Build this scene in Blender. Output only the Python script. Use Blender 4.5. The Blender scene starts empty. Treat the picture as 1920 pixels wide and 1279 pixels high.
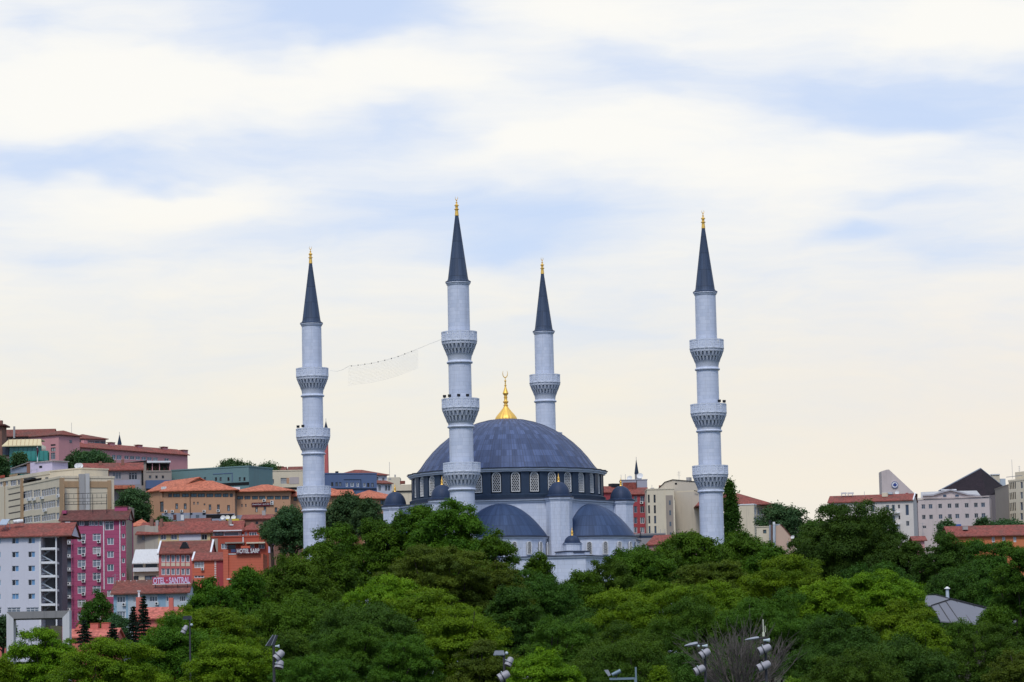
import bpy, math, random
import numpy as np
from mathutils import Vector, Matrix
R_ = math.radians
SC = bpy.context.scene
COL = SC.collection
# ---------------------------------------------------------------- camera (108 mm lens, standing 10 m above the park)
F = 5760.0
PITCH, ROLL = R_(6.05), R_(1.24)
CAM = Vector((0, 0, 10))
fwd = Vector((0, math.cos(PITCH), math.sin(PITCH)))
u0 = Vector((0, -math.sin(PITCH), math.cos(PITCH)))
r0 = Vector((1, 0, 0))
UP = math.cos(ROLL) * u0 + math.sin(ROLL) * r0
RT = math.cos(ROLL) * r0 - math.sin(ROLL) * u0
cd = bpy.data.cameras.new('camera'); cam = bpy.data.objects.new('camera', cd); COL.objects.link(cam)
cd.sensor_width = 36; cd.lens = 108; cd.clip_start = 1; cd.clip_end = 9000
M3 = Matrix((RT, UP, -fwd)).transposed()
cam.matrix_world = Matrix.Translation(CAM) @ M3.to_4x4()
SC.camera = cam

def ray(px, py):
    return fwd + RT * ((px - 960) / F) + UP * ((639.5 - py) / F)
def at(px, py, D):
    d = ray(px, py); return CAM + d * (D / d.y)

# ---------------------------------------------------------------- light: soft sun, cloudy sky
SUN_EL, SUN_AZ = R_(54), R_(190)       # azimuth measured clockwise from +Y (view direction)
sd = bpy.data.lights.new('sun', 'SUN'); so = bpy.data.objects.new('sun', sd); COL.objects.link(so)
sd.energy = 1.75; sd.angle = R_(14); sd.color = (1.0, 0.94, 0.85)
sdir = Vector((math.sin(SUN_AZ) * math.cos(SUN_EL), math.cos(SUN_AZ) * math.cos(SUN_EL), math.sin(SUN_EL)))
so.rotation_euler = sdir.to_track_quat('Z', 'Y').to_euler(); so.location = (0, -50, 200)
SC.view_settings.view_transform = 'Standard'; SC.view_settings.look = 'None'
SC.view_settings.exposure = 0.0; SC.view_settings.gamma = 1.0

class NT:
    """tiny helper for node trees"""
    def __init__(s, tree): s.t = tree; tree.nodes.clear()
    def n(s, typ, **kw):
        nd = s.t.nodes.new(typ)
        for k, v in kw.items():
            if k == 'inp':
                for a, b in v.items():
                    if hasattr(b, 'is_output') : s.t.links.new(b, nd.inputs[a])
                    else: nd.inputs[a].default_value = b
            else: setattr(nd, k, v)
        return nd
    def m(s, op, a, b=0.0, c=None, clamp=False):
        nd = s.n('ShaderNodeMath', operation=op); nd.use_clamp = clamp
        for i, v in enumerate((a, b) if c is None else (a, b, c)):
            if hasattr(v, 'is_output'): s.t.links.new(v, nd.inputs[i])
            else: nd.inputs[i].default_value = v
        return nd.outputs[0]
    def v(s, op, a, b=(0, 0, 0), out=0):
        nd = s.n('ShaderNodeVectorMath', operation=op)
        for i, v in enumerate((a, b)):
            if hasattr(v, 'is_output'): s.t.links.new(v, nd.inputs[i])
            else: nd.inputs[i].default_value = v
        return nd.outputs[out]
    def mix(s, f, a, b, bt='MIX'):
        nd = s.n('ShaderNodeMix', data_type='RGBA', blend_type=bt); nd.clamp_factor = True
        for i, v in ((0, f), (6, a), (7, b)):
            if hasattr(v, 'is_output'): s.t.links.new(v, nd.inputs[i])
            else: nd.inputs[i].default_value = v if i == 0 else (v[0], v[1], v[2], 1)
        return nd.outputs[2]
    def noise(s, vec, scale, det=4, rough=.55, dist=0.0, out='Fac'):
        nd = s.n('ShaderNodeTexNoise', inp={'Vector': vec, 'Scale': scale, 'Detail': det, 'Roughness': rough, 'Distortion': dist}); return nd.outputs[out]
    def step(s, x, a, b):
        nd = s.n('ShaderNodeMapRange', interpolation_type='SMOOTHSTEP', inp={0: x, 1: a, 2: b, 3: 0.0, 4: 1.0}); return nd.outputs[0]
    def xyz(s, x, y, z):
        return s.n('ShaderNodeCombineXYZ', inp={0: x, 1: y, 2: z}).outputs[0]

def make_world():
    w = bpy.data.worlds.new('World'); SC.world = w; w.use_nodes = True
    T = NT(w.node_tree)
    gen = T.n('ShaderNodeTexCoord').outputs['Generated']
    dirv = T.v('NORMALIZE', gen)
    sep = T.n('ShaderNodeSeparateXYZ', inp={0: dirv}).outputs
    az = T.m('ARCTAN2', sep[0], sep[1]); el = T.m('ARCSINE', sep[2])
    sky = T.n('ShaderNodeTexSky', sky_type='NISHITA'); sky.sun_disc = False
    sky.sun_elevation = SUN_EL; sky.sun_rotation = SUN_AZ; sky.air_density = 1.2; sky.dust_density = 1.5; sky.ozone_density = 2.0
    # warped direction space for streaky clouds
    p = T.xyz(T.m('MULTIPLY', az, 1.0), T.m('MULTIPLY', el, 2.6), 0.37)
    wn = T.n('ShaderNodeTexNoise', inp={'Vector': p, 'Scale': 9.0, 'Detail': 4.0, 'Roughness': .55}).outputs['Color']
    wv = T.v('MULTIPLY', T.v('SUBTRACT', wn, (.5, .5, .5)), (.085, .042, 0))
    q = T.v('ADD', T.xyz(az, el, 0.0), wv)
    def blob(cx, cy, rx, ry):
        rx *= 1.2; ry *= 1.25; d = ray(cx, cy).normalized(); a, e = math.atan2(d.x, d.y), math.asin(d.z)
        k = T.v('MULTIPLY', T.v('SUBTRACT', q, (a, e, 0)), (F / rx, F / ry, 0))
        dd = T.v('DOT_PRODUCT', k, k, out=1)
        return T.m('POWER', 2.718, T.m('MULTIPLY', dd, -1.0))
    acc = None
    for cx, cy, rx, ry, wt in SKY_BLOBS:
        b = T.m('MULTIPLY', blob(cx, cy, rx, ry), wt)
        acc = b if acc is None else T.m('ADD', acc, b)
    n1 = T.noise(T.v('ADD', T.v('MULTIPLY', p, (1, 1.5, 1)), wv), 16, 5, .55)
    n2 = T.noise(T.v('ADD', p, wv), 5.5, 3, .5)
    blue = T.m('ADD', acc, T.m('MULTIPLY', T.m('SUBTRACT', n1, .5), .75))
    blue = T.m('ADD', blue, T.m('MULTIPLY', T.m('SUBTRACT', n2, .5), .5))
    n4 = T.noise(T.v('ADD', T.v('MULTIPLY', p, (1, 2.2, 1)), T.v('MULTIPLY', wv, (2.0, 3.0, 0))), 34, 6, .62)
    blue = T.m('ADD', blue, T.m('MULTIPLY', T.m('SUBTRACT', n4, .5), .55))
    blue = T.m('MULTIPLY', T.step(blue, -.52, .95), T.m('ADD', .25, T.m('MULTIPLY', T.step(el, .045, .135), .75)))
    # high sky: open blue overhead with broken cloud
    hi = T.step(el, .24, .75)
    n3 = T.noise(dirv, 3.0, 5, .55)
    over = T.step(n3, .62, .42)
    blue = T.mix(hi, blue, over)
    bl = T.n('ShaderNodeSeparateColor', inp={0: blue}).outputs[0]
    cream, white, pink = (9.3, 8.7, 7.35), (9.75, 9.65, 9.25), (9.25, 8.5, 7.4)
    low = T.mix(T.step(az, -.02, .19), cream, pink)
    cl = T.mix(T.step(el, .07, .17), low, white)
    back = T.step(T.m('ABSOLUTE', az), .5, 1.6)         # clouds away from the bright west are greyer and bluer
    cl = T.mix(back, cl, T.mix(T.step(el, .2, .8), CLOUD_BACK, CLOUD_HIGH))
    skyc = T.mix(1.0, sky.outputs[0], SKY_TINT, 'MULTIPLY')
    front = T.m('SUBTRACT', 1.0, back)
    skyc = T.mix(T.m('MULTIPLY', front, .8), skyc, (6.5, 7.45, 9.25))
    colr = T.mix(bl, cl, skyc)
    bg = T.n('ShaderNodeBackground', inp={'Color': colr, 'Strength': 0.1})
    T.n('ShaderNodeOutputWorld', inp={0: bg.outputs[0]})
    w.cycles.sampling_method = 'MANUAL'; w.cycles.sample_map_resolution = 512
CLOUD_BACK = (3.0, 3.75, 5.2)
CLOUD_HIGH = (9.6, 10.9, 13.3)
SKY_TINT = (1.1, 1.3, 1.75)
SKY_BLOBS = [  # patches of open sky (positive) and bright cloud (negative): centre, radii, weight
    (600, 55, 230, 60, .75), (790, 40, 150, 45, .5), (60, 312, 170, 38, .9), (250, 330, 120, 20, .5), (520, 275, 180, 45, .5),
    (760, 205, 110, 40, .6), (890, 385, 260, 55, .6), (1060, 400, 140, 45, .4), (470, 440, 140, 30, .5), (1000, 465, 130, 25, .6),
    (1790, 180, 220, 60, .75), (1550, 175, 140, 40, .4), (1220, 125, 170, 55, .55), (1600, 420, 60, 16, .6), (1830, 470, 120, 40, .4), (1650, 355, 90, 16, .4),
    (1080, 620, 140, 30, .3), (80, 485, 60, 18, .3), (90, 20, 60, 35, .4),
    (770, 140, 200, 38, -.8), (190, 170, 260, 85, -.8), (950, 265, 140, 28, -.5), (300, 375, 230, 45, -.6), (1690, 245, 130, 22, -.5), (1250, 300, 260, 70, -.5), (1150, 25, 250, 40, -.5), (1850, 40, 140, 45, -.6)]
make_world()

# ---------------------------------------------------------------- helpers
def link(o): COL.objects.link(o); return o
def props(o, label, cat, group=None, kind=None):
    if label: o['label'] = label
    if cat: o['category'] = cat
    if group: o['group'] = group
    if kind: o['kind'] = kind
    return o
def thing(name, label, cat, loc=(0, 0, 0), rz=0.0, group=None):
    o = link(bpy.data.objects.new(name, None)); o.location = loc; o.rotation_euler = (0, 0, rz)
    o.empty_display_size = .5
    return props(o, label, cat, group)
class MB:
    def __init__(s): s.v = []; s.f = []; s.m = []
    def add(s, vs, fs, m=0):
        o = len(s.v); s.v += [tuple(x) for x in vs]; s.f += [tuple(i + o for i in f) for f in fs]; s.m += [m] * len(fs); return s
    def box(s, x0, y0, z0, x1, y1, z1, m=0):
        return s.add([(x0,y0,z0),(x1,y0,z0),(x1,y1,z0),(x0,y1,z0),(x0,y0,z1),(x1,y0,z1),(x1,y1,z1),(x0,y1,z1)],
                     [(0,3,2,1),(4,5,6,7),(0,1,5,4),(1,2,6,5),(2,3,7,6),(3,0,4,7)], m)
    def poly(s, pts, m=0): return s.add(pts, [tuple(range(len(pts)))], m)
    def prism(s, pts, y0, y1, m=0):           # pts in (x,z), extruded along y
        n = len(pts); v = [(x, y0, z) for x, z in pts] + [(x, y1, z) for x, z in pts]
        f = [tuple(range(n)), tuple(range(2*n-1, n-1, -1))] + [(i, i+n, (i+1) % n + n, (i+1) % n) for i in range(n)]
        return s.add(v, f, m)
    def slab(s, pts, t, m=0):                 # polygon (3-D) thickened along -z
        n = len(pts); v = [tuple(p) for p in pts] + [(p[0], p[1], p[2]-t) for p in pts]
        f = [tuple(range(n)), tuple(range(2*n-1, n-1, -1))] + [(i, i+n, (i+1) % n + n, (i+1) % n) for i in range(n)]
        return s.add(v, f, m)
    def lathe(s, prof, n=32, c=(0, 0), a0=0.0, a1=2*math.pi, m=0, rad=None, cap=False):
        full = abs(a1 - a0 - 2*math.pi) < 1e-6; k = n if full else n + 1; v = []
        for r, z in prof:
            for i in range(k):
                a = a0 + (a1 - a0) * i / n; rr = r if rad is None else rad(r, z, a)
                v.append((c[0] + rr * math.sin(a), c[1] - rr * math.cos(a), z))
        f = []
        for j in range(len(prof) - 1):
            for i in range(n):
                i2 = (i + 1) % k; f.append((j*k+i, j*k+i2, (j+1)*k+i2, (j+1)*k+i))
        if cap:
            f.append(tuple(range(k))[::-1]); f.append(tuple((len(prof)-1)*k+i for i in range(k)))
        return s.add(v, f, m)
    def tube(s, pts, rad, n=6, m=0):
        pts = [Vector(p) for p in pts]; rad = rad if hasattr(rad, '__len__') else [rad] * len(pts); v = []; f = []
        for i, p in enumerate(pts):
            t = (pts[min(i+1, len(pts)-1)] - pts[max(i-1, 0)]).normalized()
            a = t.orthogonal().normalized() if i == 0 else (a - t * a.dot(t)).normalized()
            b = t.cross(a)
            for j in range(n):
                w = 2*math.pi*j/n; q = p + (a*math.cos(w) + b*math.sin(w)) * rad[i]; v.append(q)
        for i in range(len(pts)-1):
            for j in range(n):
                k = (j+1) % n; f.append((i*n+j, i*n+k, (i+1)*n+k, (i+1)*n+j))
        f.append(tuple(range(n))[::-1]); f.append(tuple((len(pts)-1)*n+j for j in range(n)))
        return s.add(v, f, m)
    def mesh(s, name, mats, smooth=None):
        me = bpy.data.meshes.new(name); me.from_pydata(s.v, [], s.f); me.validate(); me.update()
        for x in (mats if isinstance(mats, (list, tuple)) else [mats]): me.materials.append(x)
        if len(me.polygons) == len(s.m): me.polygons.foreach_set('material_index', s.m)
        if smooth is not None:
            me.shade_smooth(); me.set_sharp_from_angle(angle=R_(smooth))
        return me
    def build(s, name, mats, parent=None, smooth=None, loc=None, rz=None):
        return put(name, s.mesh(name, mats, smooth), parent, loc, rz)
def put(name, me, parent=None, loc=None, rz=None):
    o = link(bpy.data.objects.new(name, me))
    if parent is not None: o.parent = parent
    if loc is not None: o.location = loc
    if rz is not None: o.rotation_euler = (0, 0, rz)
    return o

# ---------------------------------------------------------------- materials
MATS = {}
def newmat(name):
    m = bpy.data.materials.new(name); m.use_nodes = True; return m, NT(m.node_tree)
def finish(T, col, rough=.7, metal=0.0, bump=None, spec=.3, bstr=.3, bdist=.05):
    kw = {'Base Color': col if hasattr(col, 'is_output') else (*col, 1), 'Roughness': rough, 'Metallic': metal, 'Specular IOR Level': spec}
    b = T.n('ShaderNodeBsdfPrincipled', inp=kw)
    if bump is not None:
        bn = T.n('ShaderNodeBump', inp={'Height': bump, 'Strength': bstr, 'Distance': bdist}); T.t.links.new(bn.outputs[0], b.inputs['Normal'])
    T.n('ShaderNodeOutputMaterial', inp={0: b.outputs[0]})
def plain(name, col, rough=.6, metal=0.0, var=.12, scale=1.5, spec=.3):
    if name in MATS: return MATS[name]
    m, T = newmat(name); tc = T.n('ShaderNodeTexCoord').outputs['Object']
    n = T.noise(tc, scale, 4, .6)
    c = T.mix(n, [x*(1-var) for x in col], [min(1, x*(1+var)) for x in col])
    finish(T, c, rough, metal, None, spec); MATS[name] = m; return m
def plaster(name, col, var=.13, streak=.34, dirt=(.16, .14, .12), lines=0.0):
    """painted rendered wall: uneven paint, rain streaks, blotches; optional horizontal cladding joints"""
    if name in MATS: return MATS[name]
    m, T = newmat(name); tc = T.n('ShaderNodeTexCoord').outputs['Object']
    big = T.noise(tc, .22, 5, .6); fine = T.noise(tc, 3.0, 3, .6)
    st = T.noise(T.v('MULTIPLY', tc, (1.6, 1.6, .09)), 1.0, 5, .65)
    c = T.mix(big, [x*(1-var) for x in col], [min(1, x*(1+var)) for x in col])
    c = T.mix(T.m('MULTIPLY', T.step(st, .52, .78), streak), c, dirt)
    c = T.mix(T.m('MULTIPLY', T.step(fine, .5, .8), .10), c, dirt)
    bump = fine
    if lines > 0:
        z = T.n('ShaderNodeSeparateXYZ', inp={0: tc}).outputs[2]
        fr = T.m('FRACT', T.m('DIVIDE', z, lines)); ln = T.m('LESS_THAN', fr, .09)
        c = T.mix(T.m('MULTIPLY', ln, .45), c, [x*.45 for x in col]); bump = T.m('SUBTRACT', fine, ln)
    finish(T, c, .85, 0, bump, .2, .25, .03); MATS[name] = m; return m
def tiles(name, col, dirt=(.09, .07, .055), amt=.58):
    """clay roof tiles: rows and columns with uneven firing, moss and soot"""
    if name in MATS: return MATS[name]
    m, T = newmat(name); tc = T.n('ShaderNodeTexCoord').outputs['Object']
    s = T.n('ShaderNodeSeparateXYZ', inp={0: tc}).outputs
    u = T.m('DIVIDE', s[0], .34); w = T.m('DIVIDE', s[2], .17)
    cell = T.xyz(T.m('FLOOR', u), T.m('FLOOR', w), T.m('FLOOR', T.m('DIVIDE', s[1], .5)))
    wn = T.n('ShaderNodeTexWhiteNoise', inp={0: cell}).outputs[0]
    big = T.noise(tc, .35, 5, .65); mid = T.noise(T.v('MULTIPLY', tc, (1.2, .5, .5)), 1.3, 4, .65)
    c = T.mix(wn, [x*.68 for x in col], [min(1, x*1.28) for x in col])
    c = T.mix(T.m('MULTIPLY', T.step(big, .4, .75), amt), c, dirt)
    c = T.mix(T.m('MULTIPLY', T.step(mid, .5, .75), amt*.6), c, [x*.5 for x in col])
    bump = T.m('MULTIPLY', T.m('ABSOLUTE', T.m('SUBTRACT', T.m('FRACT', u), .5)), T.m('FRACT', w))
    finish(T, c, .85, 0, bump, .2, .6, .06); MATS[name] = m; return m
def marble(name, mode='z'):
    """veined pale marble ashlar; courses 0.55 m high, joints thin, every block its own shade"""
    m, T = newmat(name); tc = T.n('ShaderNodeTexCoord').outputs['Object']
    s = T.n('ShaderNodeSeparateXYZ', inp={0: tc}).outputs
    if mode == 'round': u = T.m('MULTIPLY', T.m('ARCTAN2', s[0], s[1]), 1.75)
    else: u = T.m('MULTIPLY', T.m('ARCTAN2', s[0], s[1]), 17.0)
    row = T.m('DIVIDE', s[2], .55); fr = T.m('FLOOR', row)
    uu = T.m('ADD', T.m('DIVIDE', u, 1.15), T.m('MULTIPLY', T.n('ShaderNodeTexWhiteNoise', noise_dimensions='1D', inp={'W': fr}).outputs[0], 3.0))
    wn = T.n('ShaderNodeTexWhiteNoise', inp={0: T.xyz(T.m('FLOOR', uu), fr, 0.0)})
    vein = T.noise(tc, 1.1, 6, .7, 2.0)
    st = T.noise(T.v('MULTIPLY', tc, (2.0, 2.0, .12)), 1.0, 4, .6)
    c = T.mix(wn.outputs[0], (.54, .595, .70), (.63, .675, .77))
    c = T.mix(T.m('MULTIPLY', T.step(vein, .5, .75), .22), c, (.45, .49, .58))
    c = T.mix(T.m('MULTIPLY', T.step(st, .48, .75), .38), c, (.36, .38, .41))
    j = T.m('MAXIMUM', T.m('LESS_THAN', T.m('FRACT', uu), .028), T.m('LESS_THAN', T.m('FRACT', row), .055))
    c = T.mix(T.m('MULTIPLY', j, .42), c, (.3, .32, .37))
    finish(T, c, .45, 0, T.m('SUBTRACT', 1.0, j), .4, .25, .02); return m
def lead(name, cu, cv, ang, col=(.080, .110, .200), var=.5, zc=0.0):
    """lead sheet over a dome: cu seams round the circle, rows every cv metres, sheets of uneven age"""
    m, T = newmat(name); tc = T.n('ShaderNodeTexCoord').outputs['Object']
    s = T.n('ShaderNodeSeparateXYZ', inp={0: tc}).outputs
    a = T.m('ARCTAN2', s[0], T.m('MULTIPLY', s[1], -1.0)); u = T.m('MULTIPLY', a, cu / (2*math.pi))
    if ang:
        rr = T.m('SQRT', T.m('ADD', T.m('MULTIPLY', s[0], s[0]), T.m('MULTIPLY', s[1], s[1])))
        w = T.m('DIVIDE', T.m('MULTIPLY', T.m('ARCTAN2', rr, T.m('SUBTRACT', s[2], zc)), ang), cv)
    else: w = T.m('DIVIDE', s[2], cv)
    fu, fw = T.m('FRACT', u), T.m('FRACT', w)
    wn = T.n('ShaderNodeTexWhiteNoise', inp={0: T.xyz(T.m('FLOOR', u), T.m('FLOOR', w), 0.0)})
    big = T.noise(tc, .35, 4, .6); st = T.noise(T.xyz(T.m('MULTIPLY', u, 1.6), T.m('MULTIPLY', w, .25), 0.0), 1.0, 5, .65)
    k = T.m('ADD', T.m('MULTIPLY', T.m('POWER', wn.outputs[0], 2.0), .45), T.m('MULTIPLY', T.m('ADD', big, st), .2))
    c = T.mix(k, [x*(1-var) for x in col], [x*(1+var*1.3) for x in col])
    seam = T.m('LESS_THAN', T.m('ABSOLUTE', T.m('SUBTRACT', fu, .5)), .045)
    lap = T.m('LESS_THAN', fw, .05)
    j = T.m('MAXIMUM', seam, lap)
    c = T.mix(T.m('MULTIPLY', j, .55), c, [x*.42 for x in col])
    finish(T, c, .55, 0.0, T.m('ADD', seam, T.m('MULTIPLY', fw, .15)), .22, .5, .05); return m
M_STONE = marble('marble_blocks', 'wide'); M_SHAFT = marble('marble_shaft', 'round')
M_TRIM = plain('marble_trim', (.64, .685, .765), .5, 0, .12, 1.2)
M_MUQ = plain('carved_marble', (.55, .585, .65), .6, 0, .25, 1.8)
M_LEADTRIM = plain('lead_trim', (.045, .055, .085), .5, 0, .3, 1.0)
M_SLATE = plain('slate_cladding', (.020, .036, .064), .6, 0, .38, .8)
M_GOLD = plain('gilded_copper', (.92, .56, .12), .45, .45, .10, 1.5)
M_DARKGLASS = plain('dark_glass', (.012, .014, .02), .15, 0, .2, 1, .5)
M_LATTICE = plain('white_lattice', (.74, .74, .72), .6, 0, .1, 2)
M_DARK = plain('dark_metal', (.02, .022, .026), .5, .2)
M_GREYMET = plain('grey_metal', (.32, .34, .37), .45, .3)

# ---------------------------------------------------------------- ground
_L = [(-400, 0), (150, 0), (300, 2), (430, 5), (520, 7), (580, 11), (620, 15), (700, 30), (800, 46), (900, 58), (960, 62), (1100, 50), (1500, 20), (9000, 0)]
_Rr = [(-400, 0), (150, 0), (300, 2), (430, 5), (520, 7), (600, 12), (700, 22), (850, 34), (960, 38), (1100, 30), (1500, 15), (9000, 0)]
def terrain(x, y):
    ys, zl = zip(*_L); yr, zr = zip(*_Rr)
    a = np.interp(y, ys, zl); b = np.interp(y, yr, zr)
    k = np.clip((np.asarray(x) / np.maximum(np.asarray(y, float), 50) + .05) / .11, 0, 1); k = k*k*(3-2*k)
    return a * (1-k) + b * k
def make_ground():
    xs = np.concatenate([np.linspace(-4000, -320, 12), np.linspace(-300, 300, 61), np.linspace(320, 4000, 12)])
    ys = np.concatenate([np.linspace(-400, 80, 8), np.linspace(100, 1200, 111), np.linspace(1300, 8000, 16)])
    X, Y = np.meshgrid(xs, ys); Z = terrain(X, Y); nx, ny = len(xs), len(ys)
    v = np.stack([X, Y, Z], -1).reshape(-1, 3).tolist()
    f = [(j*nx+i, j*nx+i+1, (j+1)*nx+i+1, (j+1)*nx+i) for j in range(ny-1) for i in range(nx-1)]
    m, T = newmat('ground_soil'); tc = T.n('ShaderNodeTexCoord').outputs['Object']
    c = T.mix(T.step(T.noise(tc, .02, 6, .6), .35, .65), (.035, .055, .02), (.10, .085, .06))
    c = T.mix(T.noise(tc, .6, 5, .7), c, (.03, .04, .018)); finish(T, c, .95, 0, None, .1)
    mb = MB(); mb.v = v; mb.f = f; mb.m = [0]*len(f)
    props(mb.build('ground', m, None, 60), 'dark grassy ground rising into the hill under the trees and houses', 'ground', kind='structure')
make_ground()
# ================================================================= MOSQUE
D0 = 480.0
mc = at(952, 930, D0); ZG = float(terrain(mc.x, D0)) - .5
def hz(px, py, D): return at(px, py, D).z - ZG
mosque = thing('mosque', 'large grey-domed mosque of pale marble on a six-sided plan rising behind the park trees', 'mosque', (mc.x, D0, ZG))
def pol(th, r, z=0.0): return (r * math.sin(th), -r * math.cos(th), z)
z_cor, z_drum = hz(1136, 885, D0), hz(952, 931, 465)
z_wall = hz(1047, 932, 463.8); z_sd = hz(1047, 1006, 464); z_low = hz(1060, 1043, 459)
HEX0 = R_(26)
def honeycomb(w, h, p=.30, t=.022, th=.10):
    """pierced lattice filling an arched opening; x across, z up, y depth"""
    mb = MB(); ins = lambda x, z: abs(x) < w/2 and z > 0 and (z < h - w/2 or x*x + (z - h + w/2)**2 < w*w/4)
    s = p / math.sqrt(3); done = set()
    for j in range(-1, int(h / (1.5*s)) + 2):
        for i in range(-int(w/p) - 1, int(w/p) + 2):
            cx = (i + (.5 if j % 2 else 0)) * p; cz = j * 1.5 * s
            cs = [(cx + s*math.sin(R_(60*k)), cz + s*math.cos(R_(60*k))) for k in range(6)]
            for k in range(6):
                a, b = cs[k], cs[(k+1) % 6]; key = tuple(sorted([(round(a[0], 2), round(a[1], 2)), (round(b[0], 2), round(b[1], 2))]))
                if key in done or not (ins(*a) and ins(*b)): continue
                done.add(key); dx, dz = b[0]-a[0], b[1]-a[1]; l = math.hypot(dx, dz); ox, oz = -dz/l*t, dx/l*t
                mb.prism([(a[0]-ox, a[1]-oz), (b[0]-ox, b[1]-oz), (b[0]+ox, b[1]+oz), (a[0]+ox, a[1]+oz)], -th/2, th/2)
    out = arch(w + .02, h + .01); inn = arch(w - .16, h - .08, .08); n = len(out)
    for k in range(n):
        k2 = (k+1) % n; mb.prism([out[k], out[k2], inn[k2], inn[k]], -th*.7, th*.7)
    return mb
def arch(w, h, z0=0.0, n=10):
    pts = [(-w/2, z0), (w/2, z0)]
    return pts + [(w/2*math.cos(math.pi*k/n), h - w/2 + w/2*math.sin(math.pi*k/n)) for k in range(n+1)]
def window_set(w, h, p=.30, t=.022):
    g = MB().prism(arch(w - .05, h - .03, .02), .12, .16).mesh('window', M_DARKGLASS)
    return g, honeycomb(w, h, p, t).mesh('lattice', M_LATTICE)
def add_window(parent, ms, th, r, z, extra=0.0):
    g = put('window', ms[0], parent, pol(th, r, z), th + extra); put('lattice', ms[1], g, (0, 0, 0))
# main dome: spherical cap with a small flare at its foot
RS, RISE, RB = 15.5, 8.55, 13.85
zc0 = RISE - RS; prof = [(RB + .75, -.22), (RB + .35, .02), (RB + .05, .45)]
a_base = math.asin(min(1, RB / RS))
for k in range(1, 31):
    a = math.asin(RB / RS) * (1 - k / 30.0); prof.append((max(RS * math.sin(a), .02), RS * math.cos(a) + zc0 + (.45 * (1 - k/30.0)**6)))
prof[3:] = sorted(prof[3:], key=lambda q: q[1]); prof = [p for i, p in enumerate(prof) if i < 3 or p[1] > .6]
m_dome = lead('lead_main_dome', 96, 1.25, RS, zc=zc0)
MB().lathe(prof, 128).build('dome', m_dome, mosque, 40, (0, 0, z_cor + .12))
# fine standing seams over the dome
sm = MB()
for i in range(48):
    th = 2*math.pi*(i+.5)/48
    sm.tube([pol(th, r + .015, z + .01) for r, z in prof[::3] if r > 1.6], .035, 4)
sm.build('dome_seams', plain('lead_seam', (.055, .065, .10), .5), mosque, None, (0, 0, z_cor + .12))
# drum
MB().lathe([(14.55, z_drum - .4), (14.55, z_cor)], 128).build('drum_wall', M_SLATE, mosque, 30)
MB().lathe([(15.35, z_drum - .5), (15.35, z_drum + .25), (14.9, z_drum + .5), (14.5, z_drum + .52)], 128).build('drum_plinth', M_SLATE, mosque, 30)
NW = 32; W0 = R_(4.9)
pil = MB()
for i in range(NW):
    th = W0 + 2*math.pi*(i+.5)/NW; c, s = math.cos(th), math.sin(th); hw = .62
    q = []
    for (x, r) in ((-hw, 14.4), (-hw, 15.0), (hw, 15.0), (hw, 14.4)): q.append((r*s + x*c, -r*c + x*s))
    o = [(x, y, z_drum + .4) for x, y in q] + [(x, y, z_cor - .3) for x, y in q]
    pil.add(o, [(0,1,5,4), (1,2,6,5), (2,3,7,6), (4,5,6,7)])
pil.build('drum_pilasters', plain('slate_pilaster', (.030, .05, .085), .5, 0, .35, .9), mosque)
wav = lambda r, z, a: r + .16 * math.cos(NW * (a - W0) + math.pi)
MB().lathe([(14.5, z_cor - .62), (15.15, z_cor - .55), (15.2, z_cor - .36), (15.42, z_cor - .28), (15.45, z_cor - .06), (15.2, z_cor - .05)], 256, rad=wav).build('drum_cornice', M_TRIM, mosque, 35)
MB().lathe([(15.2, z_cor - .05), (15.58, z_cor - .04), (15.6, z_cor + .09), (14.3, z_cor + .16)], 256, rad=wav).build('drum_coping', M_LEADTRIM, mosque, 35)
ws_drum = window_set(1.32, 3.0)
for i in range(NW):
    th = W0 + 2*math.pi*i/NW
    if math.cos(th) > -.25: add_window(mosque, ws_drum, th, 14.74, z_drum + .72)
# gilded finial
fin = MB().lathe([(1.7, -.02), (1.68, .12), (1.6, .32), (1.32, .72), (.9, 1.2), (.5, 1.72), (.3, 2.1), (.38, 2.14), (.38, 2.22), (.28, 2.28), (.27, 2.55), (.42, 2.68), (.44, 2.8), (.3, 2.92),
     (.25, 3.0), (.25, 3.4), (.33, 3.45), (.25, 3.5), (.25, 3.8), (.42, 3.98), (.46, 4.12), (.4, 4.24), (.25, 4.7), (.12, 5.15), (.1, 5.25), (.19, 5.3), (.19, 5.38), (.1, 5.45), (.09, 5.95), (.18, 6.0), (.17, 6.1), (.06, 6.2), (.05, 6.55), (.11, 6.6), (.02, 6.72)],
     64, rad=lambda r, z, a: r * (1 + (.055 * abs(math.sin(8*a)) - .02 if z < 2.0 else 0)))
zf = z_cor + RISE + .02
f_ob = fin.build('finial', M_GOLD, mosque, 35, (0, 0, zf))
def crescent(rad, t, z, parent, gap=52, name='crescent'):
    pts = []; rr = []
    for k in range(25):
        a = R_(gap) + (2*math.pi - 2*R_(gap)) * k / 24; pts.append((rad*.72*math.sin(a), 0, z + rad*1.25*math.cos(a))); rr.append(t * (.25 + .75*math.sin(math.pi*k/24)))
    return MB().tube(pts, rr, 6).build(name, M_GOLD, parent, 60)
crescent(.52, .075, 7.25, f_ob)
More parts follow.
